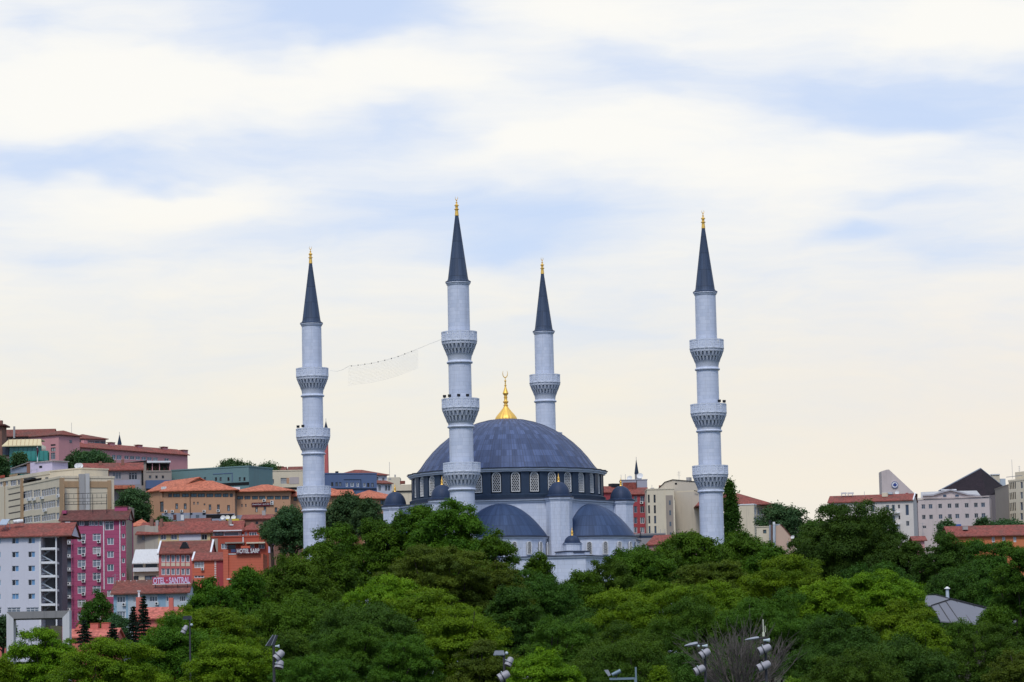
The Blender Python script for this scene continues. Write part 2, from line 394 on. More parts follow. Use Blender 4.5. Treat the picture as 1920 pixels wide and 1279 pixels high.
# upper hall: hexagonal prism, corner towers, half domes
def hexpts(R): return [pol(HEX0 + R_(60*k), R) for k in range(6)]
def hexprism(mb, R, z0, z1, R2=None):
    a, b = hexpts(R), hexpts(R2 or R); v = [(x, y, z0) for x, y, _ in a] + [(x, y, z1) for x, y, _ in b]
    return mb.add(v, [(0,5,4,3,2,1), (6,7,8,9,10,11)] + [(i, (i+1) % 6, (i+1) % 6 + 6, i+6) for i in range(6)])
hexprism(MB(), 17.4, z_low - .3, z_wall - .35).build('upper_wall', M_STONE, mosque)
tr = MB(); hexprism(tr, 17.55, z_wall - .66, z_wall - .5); hexprism(tr, 17.85, z_wall - .35, z_wall - .12); tr.build('wall_cornice', M_TRIM, mosque)
lr = MB(); hexprism(lr, 18.0, z_wall - .12, z_wall + .02); hexprism(lr, 17.0, z_wall + .02, z_wall + .25, 14.9); lr.build('wall_coping', M_LEADTRIM, mosque)
m_small = lead('lead_small_dome', 26, 60, 0, (.047, .076, .148), .35)
m_half = lead('lead_half_dome', 78, 1.6, 0, (.045, .076, .150), .38)
def small_dome_meshes(r, h):
    pr = [(r*1.16, -.16), (r*1.16, -.02), (r*1.0, .05)] + [(r*math.cos(math.pi/2*k/14)**.92 if k < 14 else .02, .05 + h*math.sin(math.pi/2*k/14)**1.12) for k in range(1, 15)]
    d = MB().lathe(pr, 48).mesh('dome', m_small, 40)
    g = MB().lathe([(.26, -.05), (.2, .1), (.13, .25), (.2, .33), (.2, .42), (.12, .5), (.17, .62), (.15, .7), (.06, .8), (.05, .92), (.1, .98), (.02, 1.1), (.02, 1.35)], 16).mesh('finial', M_GOLD, 40)
    return d, g
sdm = small_dome_meshes(1.72, 2.0)
pier = MB().lathe([(1.98, z_low - .3), (1.98, z_wall - .62), (2.06, z_wall - .6), (2.06, z_wall - .42), (2.2, z_wall - .36), (2.22, z_wall - .1)], 8, a0=R_(22.5), a1=R_(382.5))
pier_me = pier.mesh('corner_tower', M_STONE)
for k in range(6):
    t = put('corner_tower', pier_me, mosque, pol(HEX0 + R_(60*k), 17.7), HEX0 + R_(60*k))
    MB().lathe([(2.2, z_wall - .1), (2.3, z_wall - .08), (2.3, z_wall + .06), (1.6, z_wall + .2)], 8, a0=R_(22.5), a1=R_(382.5)).build('coping', M_LEADTRIM, t)
    put('dome', sdm[0], t, (0, 0, z_wall + .28)); put('finial', sdm[1], t, (0, 0, z_wall + 2.3))
RH, HH = 7.0, hz(940, 945, 465.5) - z_sd
hp = [(RH + .12, -.02), (RH + .1, .12)] + [(max(RH*(1 - k/24.0), .02), .12 + (HH - .12)*(1 - (1 - k/24.0)**2.05)) for k in range(0, 25)]
half_me = MB().lathe(hp, 64, a0=R_(-90), a1=R_(90)).mesh('half_dome', m_half, 40)
ws_low = window_set(.84, 2.0, .21, .017)
APO = 17.4 * math.cos(R_(30))
exw = MB().lathe([(RH + .05, z_low - .2), (RH + .05, z_sd - .3)], 64, a0=R_(-90), a1=R_(90)).mesh('apse_wall', M_STONE, 30)
exc = MB().lathe([(RH + .02, z_sd - .42), (RH + .2, z_sd - .34), (RH + .28, z_sd - .12), (RH + .1, z_sd - .1)], 64, a0=R_(-90), a1=R_(90)).mesh('apse_cornice', M_TRIM, 30)
exl = MB().lathe([(RH - .05, z_sd - .12), (RH + .42, z_sd - .1), (RH + .42, z_sd + .03), (RH - .1, z_sd + .1)], 64, a0=R_(-90), a1=R_(90)).mesh('apse_coping', M_LEADTRIM, 30)
for k in range(6):
    th = HEX0 - R_(30) + R_(60*k); o = pol(th, APO + .02)
    put('half_dome', half_me, mosque, (o[0], o[1], z_sd), th)
    a = put('apse_wall', exw, mosque, (o[0], o[1], 0), th)
    put('apse_cornice', exc, a); put('apse_coping', exl, a)
    if math.cos(th) > -.1:
        for j in range(-4, 5):
            q = R_(19.5) * j; put('lattice', ws_low[1], put('window', ws_low[0], a, pol(q, RH + .24, z_low + .35), q))
# lower hall
hexprism(MB(), 26.0, 0, z_low - .3).build('lower_wall', M_STONE, mosque)
tr = MB(); hexprism(tr, 26.25, z_low - .3, z_low - .08); tr.build('lower_cornice', M_TRIM, mosque)
lr = MB(); hexprism(lr, 26.4, z_low - .08, z_low + .03, 26.4); hexprism(lr, 26.0, z_low + .03, z_low + .4, 17.2); lr.build('lower_coping', M_LEADTRIM, mosque)
sd2 = small_dome_meshes(1.2, 1.05)
for k in range(6):
    if k in (1, 4): continue
    th = HEX0 + R_(60*k); zt = hz(1068, 1018, 458)
    mb = MB()
    mb.box(-1.9, -1.9, z_low, 1.9, 1.9, zt - 1.3); mb.lathe([(1.42, zt - 1.35), (1.42, zt - .18), (1.52, zt - .12), (1.55, zt - .02)], 8, a0=R_(22.5), a1=R_(382.5), cap=True)
    mb.box(-.8, -2.15, z_low, .8, -1.85, zt - 1.45)
    t = mb.build('turret', M_STONE, mosque, None, pol(th, 21.8), th)
    l = MB(); l.box(-2.0, -2.0, zt - 1.3, 2.0, 2.0, zt - 1.16); l.box(-.9, -2.3, zt - 1.45, .9, -2.0, zt - 1.31); l.build('ledge_or_shadow_strip', M_LEADTRIM, t)
    put('dome', sd2[0], t, (0, 0, zt + .12)); put('finial', sd2[1], t, (0, 0, zt + 1.12))

# ================================================================= MINARETS
DM = 450.0
def ax(y): return 855.3 + (y - 400) * .0240
zmg = float(terrain(-7, 450)) - .5
def zy(y): return at(ax(y), y, DM).z - zmg
def minaret_meshes():
    out = {}
    ring = lambda zc, r: [(r, zc - .22), (r + .2, zc - .14), (r + .26, zc), (r + .2, zc + .13), (r + .05, zc + .2)]
    B = [(zy(622.5), 2.60, 1.63, 1.68), (zy(748), 2.74, 1.69, 1.76), (zy(868), 2.72, 1.77, 1.83)]   # rail top, rail radius, shaft r above / below
    pr = [(1.92, 0), (1.92, 2), (1.86, 2.2), (1.83, zy(930))]
    pr += ring(zy(918.3), 1.83) + [(1.83, zy(910)), (1.77, B[2][0] - 1), (1.76, zy(812))] + ring(zy(800.6), 1.76) + [(1.76, zy(793)), (1.69, B[1][0] - 1), (1.68, zy(690))] + ring(zy(680), 1.68)
    pr += [(1.68, zy(672)), (1.63, B[0][0] - 1), (1.6, zy(540)), (1.6, zy(535.5)), (1.72, zy(534.5)), (1.74, zy(532.5)), (1.86, zy(531.5)), (1.86, zy(530))]
    out['shaft'] = MB().lathe(pr, 48).mesh('shaft', M_SHAFT, 35)
    sp = [(1.86, zy(530)), (1.9, zy(529.6)), (1.9, zy(528.2)), (1.62, zy(526.5)), (1.5, zy(523)), (.26, zy(405)), (.26, zy(404))]
    out['spire'] = MB().lathe(sp, 20).mesh('spire', lead('lead_spire', 20, 2.6, 0, (.055, .08, .13), .28), 25)
    z0 = zy(404.5)
    g = MB().lathe([(.3, z0), (.22, z0 + .85), (.36, z0 + .9), (.36, z0 + 1.0), (.2, z0 + 1.05), (.2, z0 + 1.4), (.32, z0 + 1.46), (.32, z0 + 1.56), (.12, z0 + 1.75), (.08, z0 + 1.85), (.16, z0 + 1.92), (.15, z0 + 2.0), (.05, z0 + 2.06), (.05, z0 + 2.2), (.12, z0 + 2.26), (.03, z0 + 2.33), (.03, z0 + 2.42)], 16)
    out['finial'] = g.mesh('finial', M_GOLD, 40); out['zc'] = z0 + 2.65
    out['B'] = B
    bal = []
    for zt, R, rs, rb in B:
        z = zt - 1.32; mb = MB(); N = 24
        mb.lathe([(rs - .1, z + .02), (R + .02, z + .02), (R + .06, z - .04), (R + .06, z - .13), (R - .04, z - .15), (R - .07, z - .55), (R - .3, z - .56)], 28)
        mb.lathe([(R - .42, z - .5), (R - .62, z - 1.2), (R - .72, z - 1.28)], 48)
        mb.lathe([(R - .7, z - 1.2), (R - .9, z - 1.9), (rb + .02, z - 2.15)], 48)
        mb.lathe([(R - .3, z - 1.16), (R - .36, z - 1.28), (R - .75, z - 1.28)], 48)
        mb.lathe([(R - .62, z - 1.98), (R - .70, z - 2.1), (rb + .12, z - 2.3), (rb + .03, z - 2.9)], 48)
        def corb(th, hw, zt_, zb_, ri, rt, ro):
            f = lambda a, r, zz: (r*math.sin(a), -r*math.cos(a), zz)
            v = [f(th-hw, ri, zt_), f(th+hw, ri, zt_), f(th+hw, rt, zt_), f(th-hw, rt, zt_), f(th-hw*.45, ri-.1, zb_), f(th+hw*.45, ri-.1, zb_), f(th+hw*.4, ro, zb_), f(th-hw*.4, ro, zb_)]
            mb.add(v, [(0,1,2,3), (7,6,5,4), (3,2,6,7), (0,3,7,4), (1,5,6,2), (0,4,5,1)])
        for i in range(N):
            th = 2*math.pi*i/N; p = 2*math.pi/N
            corb(th, p*.30, z - .55, z - 1.22, R - .6, R - .09, R - .33)
            corb(th + p/2, p*.29, z - 1.27, z - 2.12, R - .95, R - .37, R - .72)
            corb(th, p*.13, z - .15, z - .5, R - .1, R + .0, R - .02)
        bal.append((mb.mesh('balcony', M_MUQ, 30), rail(R, z, zt)))
    out['bal'] = bal
    return out
def rail(R, z0, z1, N=14):
    mb = MB()
    for i in range(N):
        a = 2*math.pi*(i+.5)/N; w = 2*R*math.tan(math.pi/N) * .5; c, s = math.cos(a), math.sin(a); k0 = len(mb.v)
        t0, t1 = R - .13, R - .02
        def bx(x0, z0_, x1, z1_, e=0.0): mb.box(x0, -(t1 + e), z0_, x1, -(t0 - e), z1_)
        bx(-w, z1 - .17, w, z1, .03); bx(-w, z0, w, z0 + .2, .02); bx(-w, z0 + .2, -w + .13, z1 - .17, .015); bx(w - .13, z0 + .2, w, z1 - .17, .015)
        nx, nz = 4, 3; x0, x1, a0, a1 = -w + .13, w - .13, z0 + .2, z1 - .17; dx, dz = (x1-x0)/nx, (a1-a0)/nz
        for j in range(1, nx): bx(x0 + j*dx - .055, a0, x0 + j*dx + .055, a1)
        for j in range(1, nz): bx(x0, a0 + j*dz - .06, x1, a0 + j*dz + .06, -.012)
        for p in range(nx):
            for q in range(nz):
                if (p + 2*q) % 3 == 0: bx(x0 + p*dx + .04, a0 + q*dz + .04, x0 + (p+1)*dx - .04, a0 + (q+1)*dz - .04, -.02)
        for k in range(k0, len(mb.v)):
            x, y, z = mb.v[k]; mb.v[k] = (x*c - y*s, x*s + y*c, z)
    return mb.mesh('railing', M_TRIM)
MM = minaret_meshes()
for px, D, lab, rot in ((866.9, 450, 'tall marble minaret directly in front of the main dome with four floodlights on its rail', .1), (1333, 469, 'marble minaret standing clear of the dome between the cream block and the dark poplar', .33),
                   (588.8, 500, 'marble minaret rising in front of the orange brown row building and the slate blue building', .21), (1026.5, 520, 'marble minaret behind the main dome with only its upper half showing', .0)):
    p = at(px, 930, D)
    t = thing('minaret', lab, 'minaret', (p.x, D, zmg), rot, 'minarets of the mosque')
    put('shaft', MM['shaft'], t); put('spire', MM['spire'], t)
    f = put('finial', MM['finial'], t); crescent(.25, .05, MM['zc'], f)
    for b, r in MM['bal']: put('railing', r, put('balcony', b, t))
    if D == 450: T2 = p
    if D == 500: T1 = p
    if D == 469: T3 = p
# floodlights clamped on the balcony rails
def floodlight(pos, rz, lab):
    t = thing('floodlight', lab, 'floodlight', pos, rz, 'floodlights on the balcony rails')
    MB().box(-.24, -.16, .12, .24, .14, .5).build('lamp_housing', M_DARK, t); MB().box(-.05, -.05, 0, .05, .05, .14).build('bracket', M_GREYMET, t)
zr2 = zmg + MM['B'][1][0]
for q, (dx, lab) in enumerate(((-2.3, 'small black floodlight at the left end of the front minaret rail'), (-1.55, 'small black floodlight, second from the left on the front minaret rail'), (-.2, 'small black floodlight at the middle of the front minaret rail'), (1.1, 'small black floodlight on the right of the front minaret rail'))):
    floodlight((T2.x + dx, 450 - math.sqrt(max(2.66**2 - dx*dx, 0)), zr2), 0, lab)
zr1 = zmg + MM['B'][2][0]; zr3 = zmg + MM['B'][1][0]
z_l = zmg + MM['B'][1][0]
for dx, lab in ((-2.35, 'small black floodlight at the left end of the left minaret rail'), (-1.5, 'small black floodlight beside the shaft of the left minaret')):
    floodlight((T1.x + dx, 500 - math.sqrt(2.66**2 - dx*dx), z_l), 0, lab)
for dx, lab in ((1.55, 'small black floodlight beside the shaft of the right minaret'), (2.35, 'small black floodlight at the right end of the right minaret rail')):
    floodlight((T3.x + dx, 469 - math.sqrt(2.66**2 - dx*dx), z_l), 0, lab)
# string of festival lamps between the left and the front minaret
A = Vector((T1.x + 2.6, 498, zmg + MM['B'][0][0] - .05)); Bp = Vector((T2.x - 2.6, 451, zmg + MM['B'][0][0] - .35))
def on(px, py):          # the net hangs in the vertical plane through the two cable ends
    k = (px - 620) / (828 - 620.0); D = 498 + (451 - 498) * k; return at(px, py, D)
net = thing('light_net', 'faint net of festival lamps strung on a cable between the left and front minarets', 'light net', A)
cab = [(619, 695), (632, 696.5), (643, 693), (655, 686), (673, 684.5), (695, 681.5), (720, 676), (745, 669), (770, 659.5), (785, 653.5), (808, 644), (829, 636)]
off = A
MB().tube([on(*p) - off for p in cab], .017, 5).build('cable', plain('cable_grey', (.62, .63, .64), .6), net)
m_str = plain('strand_grey', (.80, .80, .80), .6)
top = [(653, 687), (673, 684.5), (695, 681.5), (720, 676), (745, 669), (770, 659.5), (784, 654)]
for k in range(14):
    MB().tube([on(x, y + 2 + k*2.6) - off for x, y in top], .012, 4).build('strand', m_str, net)
bm = MB().lathe([(.02, -.09), (.075, -.05), (.09, 0), (.075, .05), (.02, .09)], 8).mesh('bulb', M_DARK, 60)
for k in range(10):
    x = 659 + k*12.5; y = np.interp(x, [t[0] for t in top], [t[1] for t in top]); put('bulb', bm, net, on(x, float(y)) - off)
# ================================================================= TOWN: builder
rng = random.Random(7)
Z1, Z2, Z3, Z4, Z6, Z7 = (0, 780), (0, 940), (200, 880), (0, 1066), (440, 840), (300, 930)
Q4, Q5, Q6, PX = (1140, 840), (1600, 860), (1380, 860), None      # origins of the 6x enlargements the measurements were read from
FR_W = plain('window_frame_white', (.66, .67, .68), .5); FR_D = plain('window_frame_dark', (.07, .06, .055), .6); FR_G = plain('window_frame_grey', (.34, .35, .36), .6)
GL = [plain('pane_dark', (.018, .022, .03), .08, 0, .3, .8, .6), plain('pane_blue', (.045, .07, .11), .06, 0, .3, .8, .8), plain('pane_curtain', (.20, .24, .28), .25, 0, .3, .9, .5),
      plain('pane_grey', (.10, .125, .15), .12, 0, .3, .8, .6), plain('pane_blind', (.36, .37, .36), .4, 0, .25, .9, .4), plain('pane_teal', (.09, .16, .18), .1, 0, .3, .8, .6), plain('pane_painted_sky', (.14, .30, .50), .1, 0, .2, .8, .7)]
GW = {'any': (0, 2, 2, 3, 3, 4, 5), 'dark': (0, 0, 1), 'cur': (2, 3, 4, 2), 'blue': (1, 3, 1), 'teal': (5, 3, 5), 'sky': (6,), 'blk': (0,)}
#        frame, columns, rows, bar, glass
ST = {'w2': (FR_W, 2, 1, .13, 'any'), 'w1': (FR_W, 1, 1, .13, 'any'), 'w3': (FR_W, 3, 1, .12, 'any'), 'w22': (FR_W, 2, 2, .13, 'cur'), 'w4': (FR_W, 4, 2, .11, 'blue'), 'w32': (FR_W, 3, 2, .12, 'cur'),
      'd1': (FR_D, 1, 1, .12, 'any'), 'd2': (FR_D, 2, 1, .12, 'any'), 'd12': (FR_D, 1, 2, .12, 'cur'), 'dt': (FR_D, 2, 1, .12, 'teal'), 'slit': (FR_D, 1, 1, .08, 'dark'), 'g2': (FR_G, 2, 1, .12, 'dark'), 'g32': (FR_G, 3, 2, .12, 'any'),
      'hole': (None, 1, 1, 0, 'blk'), 'sky2': (FR_W, 2, 1, .07, 'half'), 'g1': (FR_G, 1, 1, .1, 'blue'), 'wt': (FR_W, 1, 1, .14, 'teal'), 'w6': (FR_W, 6, 2, .1, 'blue'), 'w8': (FR_W, 8, 2, .1, 'blue'), 'w9': (FR_W, 3, 2, .1, 'blue')}
AC_W = plain('ac_white', (.66, .66, .63), .5, 0, .1); 
class Bld:
    def __init__(s, name, label, cat, Z, x0, x1, ytop, DL, DR, depth, wall, root=None, group=None, zg=None):
        s.Z = Z; s.wall_m = wall; s.dp = depth; s.holes = []; s.todo = []; s.extra = MB()
        a, b = s.P(x0, ytop), s.P(x1, ytop); pL, pR = at(*a, DL), at(*b, DR)
        ztop = (pL.z + pR.z) / 2; e = Vector((pR.x - pL.x, pR.y - pL.y, 0)); s.W = e.length; e.normalize(); s.ex = e; s.ey = Vector((-e.y, e.x, 0))
        q = [pL, pR, pL + s.ey*depth, pR + s.ey*depth]
        s.zg = min(float(terrain(v.x, v.y)) for v in q) - 1 if zg is None else zg
        s.o = Vector((pL.x, pL.y, s.zg)); s.H = ztop - s.zg; s.rz = math.atan2(e.y, e.x); s.DL, s.DR = DL, DR
        if root is None:
            s.root = thing(name, label, cat, s.o, s.rz, group); s.rl, s.rr = Vector((0, 0, 0)), 0.0
        else:
            s.root = root.root; R = Matrix.Rotation(-root.root.rotation_euler.z, 3, 'Z'); s.rl = R @ (s.o - Vector(root.root.location)); s.rr = s.rz - root.root.rotation_euler.z
    def P(s, x, y): return (x, y) if s.Z is None else (s.Z[0] + x/6, s.Z[1] + y/6)
    def lp(s, x, y, off=0.0):
        d = ray(*s.P(x, y)); p0 = s.o + s.ey*off; t = (p0 - CAM).dot(s.ey) / d.dot(s.ey); r = CAM + d*t - s.o; return r.dot(s.ex), r.z
    def ls(s, x, y, off=0.0):            # on the right-hand side wall: (depth, z)
        d = ray(*s.P(x, y)); p0 = s.o + s.ex*(s.W + off); t = (p0 - CAM).dot(s.ex) / d.dot(s.ex); r = CAM + d*t - s.o; return r.dot(s.ey), r.z
    def box4(s, x0, y0, x1, y1, off=0.0):
        ym, xm = (y0+y1)/2, (x0+x1)/2; return s.lp(x0, ym, off)[0], s.lp(xm, y1, off)[1], s.lp(x1, ym, off)[0], s.lp(xm, y0, off)[1]
    def put(s, name, mb, mats, parent=None, smooth=None):
        if parent is not None: return mb.build(name, mats, parent, smooth)
        return mb.build(name, mats, s.root, smooth, s.rl, s.rr)
    def win(s, x0, y0, x1, y1, st='w2', rec=.16):
        a, b, c, d = s.box4(x0, y0, x1, y1)
        a, c = max(a, .05), min(c, s.W - .05); b, d = max(b, .05), min(d, s.H - .05)
        if c - a < .15 or d - b < .15: return
        s.holes.append((a, b, c, d)); s.todo.append((a, b, c, d, st, rec))
    def wins(s, y0, y1, xs, st='w2', sl=0.0):
        xb = xs[0][0]
        for x0, x1 in xs: s.win(x0, y0 + sl*(x0-xb), x1, y1 + sl*(x0-xb), st)
    def rect(s, name, x0, y0, x1, y1, f, b, mat, parent=None, m2=None):
        a, z0, c, z1 = s.box4(x0, y0, x1, y1, f)
        return s.put(name, MB().box(a, f, z0, c, b, z1), mat, parent)
    def srect(s, name, x0, y0, x1, y1, f, b, mat):
        ym, xm = (y0+y1)/2, (x0+x1)/2; a, c = s.ls(x0, ym, f)[0], s.ls(x1, ym, f)[0]; z0, z1 = s.ls(xm, y1, f)[1], s.ls(xm, y0, f)[1]
        return s.put(name, MB().box(s.W + min(f, b), a, z0, s.W + max(f, b), c, z1), mat)
    def ac(s, x0, y0, x1, y1):
        a, z0, c, z1 = s.box4(x0, y0, x1, y1, -.4); mb = MB().box(a, -.42, z0, c, -.05, z1); k = s.put('air_conditioner', mb, AC_W)
        r = (z1-z0)*.36; cx = a + (c-a)*.42; cz = (z0+z1)/2
        f = MB(); f.add([(cx + r*math.cos(2*math.pi*i/12), -.425, cz + r*math.sin(2*math.pi*i/12)) for i in range(12)] + [(cx + r*math.cos(2*math.pi*i/12), -.445, cz + r*math.sin(2*math.pi*i/12)) for i in range(12)],
              [tuple(range(12, 24))] + [(i, (i+1) % 12, (i+1) % 12 + 12, i + 12) for i in range(12)]); f.build('fan', M_DARK, k)
    def pole(s, name, x0, y0, x1, y1, off, r, mat):
        a, b = s.lp(x0, y0, off), s.lp(x1, y1, off); return s.put(name, MB().tube([(a[0], off, a[1]), (b[0], off, b[1])], r, 6), mat)
    def antenna(s, x, y0, y1, off=3.0, yagi=False):
        a, b = s.lp(x, y1, off), s.lp(x, y0, off); mb = MB().tube([(a[0], off, a[1] - .5), (a[0], off, b[1])], .05, 5)
        if yagi:
            for k in range(3):
                z = b[1] - .25 - .5*k; mb.tube([(a[0] - .6, off, z), (a[0] + .6, off, z)], .03, 4)
        return s.put('antenna', mb, M_GREYMET)
    def dish(s, x, y, r, off=-.5):
        a = s.lp(x, y, off); mb = MB().lathe([(.02, 0), (r*.6, .08), (r, .28)], 14); mb.tube([(0, 0, -.02), (0, 0, -.4)], .05, 5)
        k = mb.mesh('satellite_dish', AC_W, 40); o = put('satellite_dish', k, s.root); L = s.rl + Matrix.Rotation(s.rr, 3, 'Z') @ Vector((a[0], off, a[1])); o.location = L; o.rotation_euler = (R_(62), 0, s.rr + rng.uniform(-.6, .6)); return o
    def gable(s, yr, mat, ovx=.35, ovy=.45, x0=0, x1=None, o0=0.0, dep=None, z0=None, verge=None, th=.22, clutter=0):
        x1 = s.W if x1 is None else x1; dep = s.dp if dep is None else dep; z0 = s.H if z0 is None else z0
        d = ray(*yr) if isinstance(yr, tuple) else None
        off = o0 + dep/2
        if d is None: zr = yr
        else:
            p0 = s.o + s.ey*off; t = (p0 - CAM).dot(s.ey) / d.dot(s.ey); zr = CAM.z + d.z*t - s.zg
        sl = (zr - z0) / (dep/2); mb = MB(); e = z0 - ovy*sl
        mb.slab([(x0-ovx, o0-ovy, e + th), (x1+ovx, o0-ovy, e + th), (x1+ovx, off, zr + th), (x0-ovx, off, zr + th)], th)
        mb.slab([(x1+ovx, o0+dep+ovy, e + th), (x0-ovx, o0+dep+ovy, e + th), (x0-ovx, off, zr + th), (x1+ovx, off, zr + th)], th)
        r = s.put('roof', mb, mat)
        for xe in (x0, x1): 
            s.extra.add([(xe, o0, z0), (xe, o0+dep, z0), (xe, off, zr)], [(0, 1, 2)])
        if clutter:
            for k in range(clutter):
                x = rng.uniform(x0 + .8, x1 - 1.6); d = rng.uniform(.45, .85)*dep/2; zz_ = z0 + sl*d; w_ = rng.uniform(.55, .85)
                c_ = s.put('chimney', MB().box(x, o0 + d, zz_ - .3, x + w_, o0 + d + .7, zr + rng.uniform(.5, 1.1)), rng.choice((P_TAUPE, P_BRICK, P_CONC)))
        if verge is not None:
            for xa in verge[1]:
                xa = x0 - ovx if xa == 0 else x1 + ovx - .35
                vb = MB().slab([(xa, o0-ovy-.05, e + th + .18), (xa+.35, o0-ovy-.05, e + th + .18), (xa+.35, off, zr + th + .18), (xa, off, zr + th + .18)], .3)
                vb.build('verge', verge[0], r)
        return r, zr
    def hip(s, yap, mat, inset=None, ov=.6, x0=0, x1=None, o0=0.0, dep=None, z0=None, soffit=None):
        x1 = s.W if x1 is None else x1; dep = s.dp if dep is None else dep; z0 = s.H if z0 is None else z0; off = o0 + dep/2
        d = ray(*yap); p0 = s.o + s.ey*off; t = (p0 - CAM).dot(s.ey) / d.dot(s.ey); zr = CAM.z + d.z*t - s.zg
        ins = dep/2 if inset is None else inset; ins, ir = ins if isinstance(ins, tuple) else (min(ins, (x1-x0)/2 - .05),)*2; a, b, c, e = x0-ov, x1+ov, o0-ov, o0+dep+ov
        v = [(a, c, z0), (b, c, z0), (b, e, z0), (a, e, z0), (x0+ins, off, zr), (x1-ir, off, zr), (a, c, z0+.2), (b, c, z0+.2), (b, e, z0+.2), (a, e, z0+.2)]
        f = [(3, 2, 1, 0), (0, 1, 7, 6), (1, 2, 8, 7), (2, 3, 9, 8), (3, 0, 6, 9), (6, 7, 5, 4), (8, 9, 4, 5), (7, 8, 5), (9, 6, 4)]
        mb = MB().add(v, f); r = s.put('roof', mb, mat)
        return r, zr
    def flat(s, h=.35, mat=None, ov=.12, name='parapet'):
        mb = MB(); m = mat or s.wall_m; o = ov
        mb.box(-o, -o, s.H, s.W+o, .18, s.H+h); mb.box(-o, .18, s.H, .18, s.dp+o, s.H+h); mb.box(s.W-.18, .18, s.H, s.W+o, s.dp+o, s.H+h); mb.box(.18, s.dp-.18, s.H, s.W-.18, s.dp+o, s.H+h)
        return s.put(name, mb, m)
    def text(s, string, x0, y0, x1, y1, mat, off, parent, shear=0.0, bold=.0):
        a, z0, c, z1 = s.box4(x0, y0, x1, y1, off)
        return text_mesh(string, (a, off, z0), c - a, z1 - z0, mat, parent, shear, bold)
    def done(s):
        W, H, dp = s.W, s.H, s.dp; mb = MB(); eps = 1e-4
        xs = sorted({0.0, W} | {v for h in s.holes for v in (h[0], h[2])}); zs = sorted({0.0, H} | {v for h in s.holes for v in (h[1], h[3])})
        idx = {}
        def V(i, j):
            if (i, j) not in idx: idx[(i, j)] = len(mb.v); mb.v.append((xs[i], 0, zs[j]))
            return idx[(i, j)]
        for j in range(len(zs)-1):
            zc = (zs[j]+zs[j+1])/2; i = 0
            while i < len(xs)-1:
                xc = (xs[i]+xs[i+1])/2
                if not any(h[0] < xc < h[2] and h[1] < zc < h[3] for h in s.holes):
                    mb.f.append((V(i, j), V(i+1, j), V(i+1, j+1), V(i, j+1))); mb.m.append(0)
                i += 1
        for a, b, c, d in s.holes:
            r = .3; mb.add([(a,0,b), (c,0,b), (c,0,d), (a,0,d), (a,r,b), (c,r,b), (c,r,d), (a,r,d)], [(0,1,5,4), (1,2,6,5), (2,3,7,6), (3,0,4,7), (4,5,6,7)])
        mb.add([(0,0,0), (W,0,0), (W,dp,0), (0,dp,0), (0,0,H), (W,0,H), (W,dp,H), (0,dp,H)], [(1,2,6,5), (2,3,7,6), (3,0,4,7), (4,5,6,7)])
        mb.add(s.extra.v, s.extra.f)
        s.put('wall', mb, s.wall_m)
        for a, b, c, d, st, rec in s.todo:
            fm, nx, ny, bar, gk = ST[st]
            if gk == 'half':     # one open leaf painted dark, one with the sky's reflection painted blue
                m = (a+c)/2; mb = MB().box(a+.02, rec+.04, b+.02, m, rec+.07, d-.02, 0); mb.box(m, rec+.04, b+.02, c-.02, rec+.07, d-.02, 1)
                g = s.put('window', mb, [GL[0] if rng.random() < .7 else GL[6], GL[6]])
            else: g = s.put('window', MB().box(a+.02, rec+.04, b+.02, c-.02, rec+.07, d-.02), GL[rng.choice(GW[gk])])
            if fm is None: continue
            f = MB(); y0, y1 = rec-.05, rec+.035; bw = min(bar, (c-a)*.2)
            f.box(a+.01, y0, b+.01, c-.01, y1, b+bw); f.box(a+.01, y0, d-bw, c-.01, y1, d-.01); f.box(a+.01, y0, b+bw, a+bw, y1, d-bw); f.box(c-bw, y0, b+bw, c-.01, y1, d-bw)
            for k in range(1, nx): x = a + (c-a)*k/nx; f.box(x-bw*.45, y0+.005, b+bw, x+bw*.45, y1-.004, d-bw)
            if ny == 2: z = b + (d-b)*.7; f.box(a+bw, y0+.01, z-bw*.4, c-bw, y1-.008, z+bw*.4)
            f.build('frame', fm, g)
def text_mesh(string, o, w, h, mat, parent, shear=0.0, bold=0.0):
    cu = bpy.data.curves.new('lettering', 'FONT'); cu.body = string; cu.extrude = .02; cu.shear = shear; cu.offset = bold; cu.resolution_u = 4
    ob = bpy.data.objects.new('lettering', cu); COL.objects.link(ob); bpy.context.view_layer.update()
    me = bpy.data.meshes.new_from_object(ob.evaluated_get(bpy.context.evaluated_depsgraph_get())); bpy.data.objects.remove(ob)
    n = len(me.vertices); c = np.empty(n*3); me.vertices.foreach_get('co', c); c = c.reshape(-1, 3); lo, hi = c.min(0), c.max(0)
    q = np.empty_like(c); q[:, 0] = o[0] + (c[:, 0]-lo[0])/(hi[0]-lo[0])*w; q[:, 2] = o[2] + (c[:, 1]-lo[1])/(hi[1]-lo[1])*h; q[:, 1] = o[1] - c[:, 2]
    me.vertices.foreach_set('co', q.ravel()); me.update(); me.materials.clear(); me.materials.append(mat); me.name = 'lettering'
    return put('lettering', me, parent)
def slopeline(x, x0, y0, x1, y1): return y0 + (y1-y0)*(x-x0)/(x1-x0)
P_WARM = plaster('paint_warm_white', (.64, .59, .53)); T_RED = tiles('tiles_red', (.25, .072, .055)); T_BROWN = tiles('tiles_brown', (.20, .065, .048)); T_ORANGE = tiles('tiles_orange', (.47, .15, .085), amt=.15); T_DARK = tiles('tiles_dark', (.14, .05, .042))
P_PINK = plaster('paint_pink', (.60, .29, .29)); P_CREAM = plaster('paint_cream', (.66, .58, .43)); P_TAN = plaster('paint_tan', (.42, .28, .16)); P_BEIGE = plaster('paint_beige', (.66, .575, .42)); P_TAUPE = plaster('render_taupe', (.33, .28, .23))
